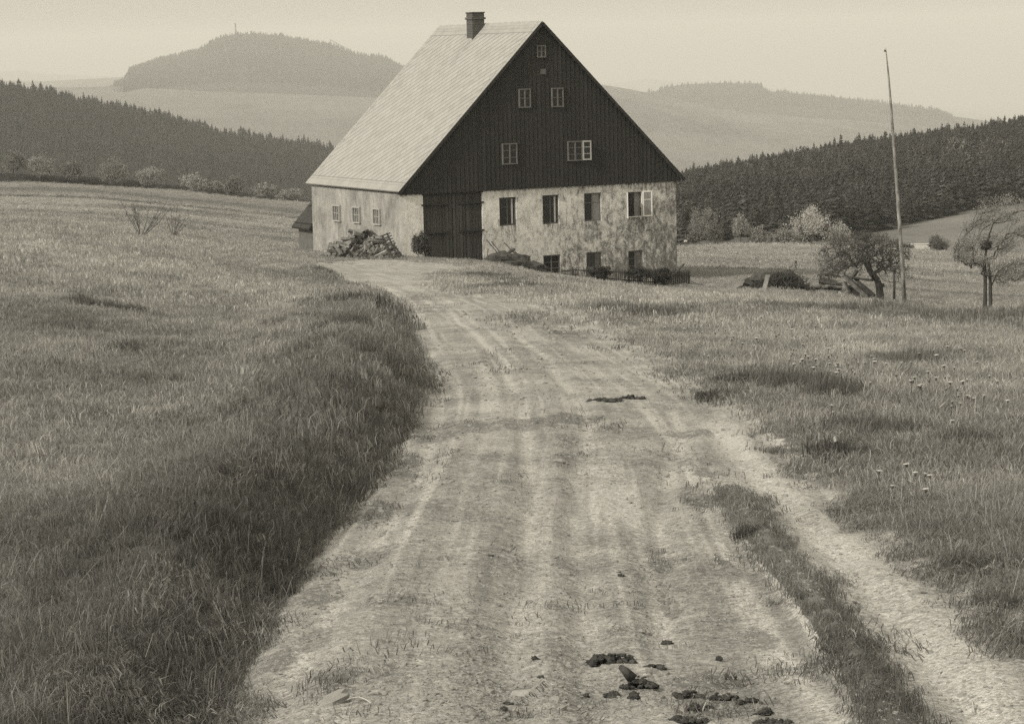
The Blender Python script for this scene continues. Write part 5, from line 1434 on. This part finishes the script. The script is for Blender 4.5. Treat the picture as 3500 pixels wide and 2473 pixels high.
def hill(name, cols, mat, back=500, drop=140, n=500, m=40, amp=0, freq=.01, shape=1.0):
    """cols: (px, crest_py, crest_d, base_py, base_d)"""
    cols = np.array(cols, float); px = np.linspace(cols[0, 0], cols[-1, 0], n)
    ip = lambda k: np.interp(px, cols[:, 0], cols[:, k])
    cr = np.array([P(a, b, c_) for a, b, c_ in zip(px, ip(1), ip(2))]); ba = np.array([P(a, b, c_) for a, b, c_ in zip(px, ip(3), ip(4))])
    s = np.linspace(0, 1, m)[:, None, None]; G = ba[None] * (1 - s) + cr[None] * s
    zz = ba[None, :, 2] * (1 - s[..., 0] ** shape) + cr[None, :, 2] * s[..., 0] ** shape; G[..., 2] = zz
    if amp: G[..., 2] += amp * (fbm(G[..., 0] * freq, G[..., 1] * freq, 81, 4) - .5) * np.sin(np.pi * np.clip(s[..., 0], 0, 1)) * 2
    bk = []
    for k in range(1, 9):
        u_ = k / 8; q_ = cr.copy(); q_[:, 1] += back * u_; q_[:, 0] *= (1 + back * u_ / cr[:, 1]); q_[:, 2] -= drop * u_ ** 1.6; bk.append(q_)
    fr = ba.copy(); fr[:, 2] -= drop; fr[:, 1] -= 30
    G = np.concatenate([fr[None], G, np.array(bk)]); ii = np.arange(G.shape[0] * n).reshape(G.shape[0], n)
    ff = np.stack([ii[:-1, :-1], ii[:-1, 1:], ii[1:, 1:], ii[1:, :-1]], -1).reshape(-1, 4)
    o = np_mesh(name, G.reshape(-1, 3), ff, mat); tag(o, kind="structure")
    return o, G[1:1 + m]

M_ff = land_mat("far_forest_floor", .025, .045, .02)
M_field = land_mat("far_field", .13, .20, .03, (1, .35, 1))
# conifer prototypes
CON = leafy("conifer_needles", .030, .062, .1)
LIGHTC = leafy("light_crown_leaves", .05, .10, .25)
def conifer(name, seed, mat, slim=.2, layers=17, k=8):
    r = np.random.default_rng(seed); V_ = []; F_ = []; B_ = []
    for j in range(layers):
        u_ = j / layers; z = .08 + .92 * u_; rad = slim * (1 - u_) ** .85 * r.uniform(.8, 1.15) + .012
        for a in range(k):
            th = 2 * math.pi * (a + r.uniform(-.3, .3)) / k + j; w_ = rad * .42; rd = rad * r.uniform(.5, 1.35)
            c_, s_ = math.cos(th), math.sin(th); o = len(V_)
            z = z + r.uniform(-.03, .03); V_ += [(0, 0, z + .09 * (1.1 - u_)), (c_ * rd * .6 - s_ * w_, s_ * rd * .6 + c_ * w_, z), (c_ * rd, s_ * rd, z - .03), (c_ * rd * .6 + s_ * w_, s_ * rd * .6 - c_ * w_, z)]
            F_.append((o, o + 1, o + 2, o + 3)); B_.append(r.uniform(0, .8))
    o = len(V_); V_ += [(-.01, 0, .9), (.01, 0, .9), (0, .01, .9), (0, 0, 1.06)]; F_ += [(o, o + 1, o + 3, o + 3)]; F_[-1] = (o, o + 1, o + 2, o + 3); B_.append(.2)
    return np_mesh(name, np.array(V_), np.array(F_), mat, {"bt": ('FACE', np.array(B_))}, smooth=False, link=False)
def roundtree(name, seed, mat):
    r = np.random.default_rng(seed); m = 420; v = r.normal(0, 1, (m, 3)); v /= np.linalg.norm(v, axis=1)[:, None]
    lob = r.uniform(-.16, .16, (5, 3)) + [0, 0, .6]; c_ = lob[r.integers(0, 5, m)] + v * r.uniform(.6, 1, (m, 1)) * [.22, .22, .3]
    a = r.normal(0, 1, (m, 3)); a /= np.linalg.norm(a, axis=1)[:, None]; b = np.cross(a, v); b /= np.linalg.norm(b, axis=1)[:, None] + 1e-6; s = .05
    V_ = np.stack([c_ - a * s, c_ + b * s * .6, c_ + a * s, c_ - b * s * .6], 1).reshape(-1, 3)
    return np_mesh(name, V_, np.arange(m * 4).reshape(m, 4), mat, {"bt": ('FACE', r.uniform(0, 1, m))}, smooth=False, link=False)
con = [conifer("conifer_%d" % i, 600 + i, CON, .24 + .03 * i) for i in range(5)]
deci = [roundtree("crown_%d" % i, 700 + i, LIGHTC) for i in range(3)]

def forest(name, G, spacing, h, label, s0=0.0, s1=1.0, edge=None, pale=0.0, seed=1, palefn=None, tonev=(.75, 1.3)):
    """trees over the sheet G (rows base..crest, columns along)"""
    r = np.random.default_rng(seed); m, n_ = G.shape[:2]
    A = np.linalg.norm(G[1:, :-1] - G[:-1, :-1], axis=2) * np.linalg.norm(G[:-1, 1:] - G[:-1, :-1], axis=2)
    rowi, coli = np.meshgrid(np.arange(m - 1), np.arange(n_ - 1), indexing='ij'); Pn = A.ravel() / A.sum(); N_ = int(A.sum() / spacing ** 2)
    c_ = r.choice(len(Pn), N_, p=Pn); i = rowi.ravel()[c_] + r.uniform(0, 1, N_); j = coli.ravel()[c_] + r.uniform(0, 1, N_)
    s = i / (m - 1); cx = j / (n_ - 1); lo = np.full(N_, s0) if edge is None else np.interp(cx, edge[0], edge[1])
    lo = lo + .012 * (vn(cx * 300, cx * 0, 5) - .5)
    kp = (s >= lo) & (s <= s1); i, j, cx, s = i[kp], j[kp], cx[kp], s[kp]
    a, b = i.astype(int), j.astype(int); u_, v_ = (i - a)[:, None], (j - b)[:, None]
    pt = (G[a, b] * (1 - v_) + G[a, b + 1] * v_) * (1 - u_) + (G[a + 1, b] * (1 - v_) + G[a + 1, b + 1] * v_) * u_
    k = len(pt); hh = h * np.exp(r.normal(0, .17, k)) * (.8 + .4 * fbm(pt[:, 0] * .02 * 7 / h, pt[:, 1] * .02 * 7 / h, 99, 2)); wd = hh * r.uniform(.85, 1.25, k)
    pick = r.integers(0, 5, k); tone = r.uniform(*tonev, k) * (.6 + .8 * fbm(pt[:, 0] * .12 / h, pt[:, 1] * .06 / h, 98, 3))
    if palefn is not None:
        pr = palefn(cx, s); sel = r.uniform(0, 1, k) < pr; pick = np.where(sel, 5 + r.integers(0, 3, k), pick); hh = np.where(sel, hh * .95, hh)
    rot = np.stack([r.normal(0, .02, k), r.normal(0, .02, k), r.uniform(0, 6.28, k)], 1)
    return scatter(name, pt - [0, 0, .1], rot, np.stack([wd, wd, hh], 1), pick, tone, con + deci, label, "forest")

# right hillside: pale field below, spruce forest above
HR = [(1900, 690, 720, 930, 320), (2340, 640, 720, 892, 320), (2700, 574, 720, 890, 320), (3000, 528, 720, 890, 320), (3200, 497, 720, 888, 320), (3500, 455, 720, 880, 320), (4300, 330, 720, 870, 320)]
_, Gr = hill("hillside", HR, land_mat("pale_hay_field", .12, .19, .06, (1, .5, 1)), back=350, drop=90, n=400, m=90, amp=1.2, freq=.02)
# forest edge curve: fraction of the slope (by column)
def edge_fraction(cols, pts, m_rows, G):
    out = []
    for (px, py) in pts:
        cxp = (px - cols[0][0]) / (cols[-1][0] - cols[0][0]); j = int(np.clip(cxp * (G.shape[1] - 1), 0, G.shape[1] - 1))
        q = G[:, j]; v = q - np.array([0, 0, CZ]); yy = 1236.5 - F * (v @ UP) / (v @ FW)
        k = np.interp(-py, -yy, np.arange(len(yy))); out.append((cxp, k / (G.shape[0] - 1)))
    out = np.array(out); return out[:, 0], out[:, 1]
ed = edge_fraction(HR, [(1900, 880), (2340, 868), (2600, 850), (2850, 815), (3000, 790), (3200, 745), (3350, 712), (3500, 690), (4300, 560)], 90, Gr)
forest("forest", Gr, 1.55, 4.6, "dense dark spruce forest on the right hand hillside", edge=ed, seed=3, tonev=(.7, 1.45),
       palefn=lambda cx, s: .008 + .16 * np.exp(-((cx - .60) / .04) ** 2) * ss(.85, .5, s) * ss(.2, .5, s))
# left hillside forest
HL = [(-1200, 150, 1500, 560, 1050), (-300, 240, 1500, 620, 1050), (0, 306, 1500, 650, 1080), (150, 324, 1500, 660, 1080), (300, 354, 1500, 668, 1090), (450, 385, 1500, 680, 1100), (600, 422, 1500, 700, 1110), (760, 466, 1500, 710, 1130), (900, 484, 1500, 725, 1150), (1040, 508, 1500, 735, 1170), (1140, 524, 1500, 745, 1180), (1500, 600, 1500, 780, 1200), (2000, 690, 1500, 830, 1200)]
_, Gl = hill("hillside", HL, M_ff, back=600, drop=160, n=400, m=60, amp=3, freq=.008)
forest("forest", Gl, 3.1, 5.6, "dark spruce forest covering the slope on the left behind the field bank", seed=4, tonev=(.8, 1.2))

# middle and far ridges
HBIG = [(330, 310, 5600, 335, 4300), (425, 275, 5600, 330, 4300), (450, 238, 5800, 330, 4400), (520, 214, 5900, 320, 4600), (600, 192, 6000, 315, 4700), (680, 172, 6000, 310, 4800), (720, 144, 6000, 310, 4800), (770, 124, 6000, 310, 4800), (830, 116, 6000, 312, 4800), (960, 122, 6000, 316, 4800),
        (1060, 142, 6000, 320, 4800), (1130, 152, 6000, 322, 4800), (1200, 182, 6000, 326, 4800), (1250, 192, 6000, 330, 4800), (1310, 195, 6000, 335, 4800), (1370, 226, 6000, 335, 4800), (1450, 262, 6000, 340, 4800), (1700, 330, 6000, 380, 4800), (2100, 420, 5800, 460, 4800)]
_, Gb = hill("hill", HBIG, M_ff, back=900, drop=200, n=600, m=40, amp=6, freq=.004)
hill("hill", [(-2500, 268, 6600, 330, 5300), (-400, 272, 6600, 330, 5300), (150, 278, 6600, 330, 5300), (420, 264, 6600, 330, 5300), (900, 280, 6600, 340, 5300)], M_field, back=900, drop=200, n=200, m=12)
forest("forest", Gb[:, 20:], 10, 8.5, "hazy wooded hill crowned with a lookout tower", s0=.12, seed=6)
LOWL = [(-2500, 300, 4600, 640, 2300), (-400, 300, 4600, 640, 2300), (0, 302, 4600, 660, 2300), (400, 296, 4700, 680, 2300), (700, 312, 4700, 700, 2300), (1000, 322, 4700, 720, 2300), (1300, 335, 4700, 740, 2300), (1800, 420, 4600, 760, 2300), (2100, 480, 4400, 760, 2300)]
_, Gm = hill("hill", LOWL, land_mat("mid_distance_fields", .08, .15, .004, (1, .3, 1)), back=600, drop=160, n=400, m=40, amp=14, freq=.002)
# right: distant tableland and a nearer rounded ridge
R3 = [(1400, 330, 6600, 420, 5700), (2050, 318, 6600, 400, 5700), (2230, 316, 6600, 400, 5700), (2270, 300, 6600, 400, 5700), (2330, 290, 6600, 400, 5700), (2450, 284, 6600, 400, 5700), (2600, 286, 6600, 400, 5700), (2620, 312, 6600, 400, 5700), (2700, 318, 6600, 400, 5700), (2850, 332, 6600, 410, 5700), (3000, 350, 6600, 420, 5700), (3120, 366, 6600, 430, 5700), (3220, 380, 6600, 440, 5700), (3245, 396, 6600, 440, 5700), (3500, 430, 6600, 470, 5700), (4500, 520, 6600, 560, 5700)]
_, G3 = hill("hill", R3, land_mat("tableland", .02, .05, .0012, (1, 1, 1)), back=1500, drop=200, n=500, m=30, amp=10, freq=.002)
forest("forest", G3[:, 130:300], 15, 9, "hazy forest on the flat topped ridge in the right distance", s0=.35, seed=7)
R2 = [(1300, 300, 5200, 700, 2500), (2060, 290, 5200, 700, 2500), (2150, 305, 5200, 700, 2500), (2300, 335, 5200, 700, 2500), (2450, 372, 5000, 700, 2500), (2700, 398, 5000, 700, 2500), (2900, 412, 5000, 690, 2500), (3100, 425, 5000, 680, 2500), (3500, 470, 5000, 640, 2500), (4400, 560, 5000, 600, 2500)]
_, G2 = hill("hill", R2, land_mat("rolling_fields_right", .05, .15, .0035, (1, .25, 1)), back=900, drop=200, n=400, m=50, amp=26, freq=.0022)
R4 = [(800, 300, 14000, 330, 12500), (1900, 292, 14000, 330, 12500), (2120, 282, 14000, 330, 12500), (2220, 268, 14000, 330, 12500), (2330, 282, 14000, 330, 12500), (2600, 300, 14000, 330, 12500), (3300, 385, 14000, 400, 12500), (3500, 398, 14000, 420, 12500), (4600, 460, 14000, 500, 12500)]
hill("hill", R4, M_field, back=1500, drop=200, n=200, m=12)
R5 = [(-3000, 250, 13000, 330, 11000), (-200, 252, 13000, 300, 11000), (60, 243, 13000, 300, 11000), (85, 240, 13000, 300, 11000), (110, 250, 13000, 300, 11000), (250, 258, 13000, 300, 11000), (600, 270, 13000, 310, 11000), (1500, 300, 13000, 330, 11000)]
hill("hill", R5, M_field, back=1500, drop=200, n=200, m=12)
# valley floor reaching the horizon
mb = MB(); mb.add([(-8900, 900, -400), (8900, 900, -400), (8900, 16400, -400), (-8900, 16400, -400)], [(0, 1, 2, 3)]); o = mb.build("plain", M_field); tag(o, kind="structure")

# lookout tower and ski jump on the big hill
q = P(806, 122, 5990); root = empty("lookout_tower", q); tag(root, "slim lookout tower on the summit of the wooded hill", "tower")
Mt = simple("tower_masonry", .07, .1, .2)
mb = MB(); hN = (122 - 80) / F * 5990; mb.box((-1.6, -1.6, -8), (1.6, 1.6, hN * .93)); mb.build("shaft", Mt, root)
mb = MB(); mb.box((-2.2, -2.2, hN * .931), (2.2, 2.2, hN * .96)); mb.box((-1.2, -1.2, hN * .961), (1.2, 1.2, hN)); mb.build("platform", Mt, root)
q = P(1160, 170, 5960); root = empty("ski_jump", q); tag(root, "thin trestle of a ski jump sloping down the right of the wooded hill", "ski jump")
mb = MB(); a, b = P(1128, 136, 5960) - q, P(1196, 172, 5960) - q; mb.bar(Vector(a), Vector(b), 2.2, 1.6); mb.build("ramp", Mt, root)
for s in (.02, .3, .6):
    p_ = a + (b - a) * s; mb = MB(); mb.bar(Vector(p_), Vector(p_ + [0, 0, -25 * (1 - s)]), 1.6, 1.6); mb.build("trestle_leg", Mt, root)

# ------------------------------------------------------------------ air
mb = MB(); mb.box((-9000, -150, -330), (9000, 15500, 260)); hz = mb.build("haze", None) if False else None
me = bpy.data.meshes.new("haze"); 
mb = MB(); mb.box((-9000, -200, -425), (9000, 16500, 190)); me.from_pydata(mb.v, [], mb.f); hz = bpy.data.objects.new("haze", me); COL.objects.link(hz); tag(hz, "pale summer haze lying over the whole valley", "haze", kind="stuff")
t = NT("haze_air"); pv = t.node("ShaderNodeVolumePrincipled"); pv.inputs["Color"].default_value = (1.0, .985, .95, 1); pv.inputs["Density"].default_value = HAZE; pv.inputs["Anisotropy"].default_value = 0.0
t.l.new(pv.outputs[0], t.out.inputs["Volume"]); me.materials.append(t.m)
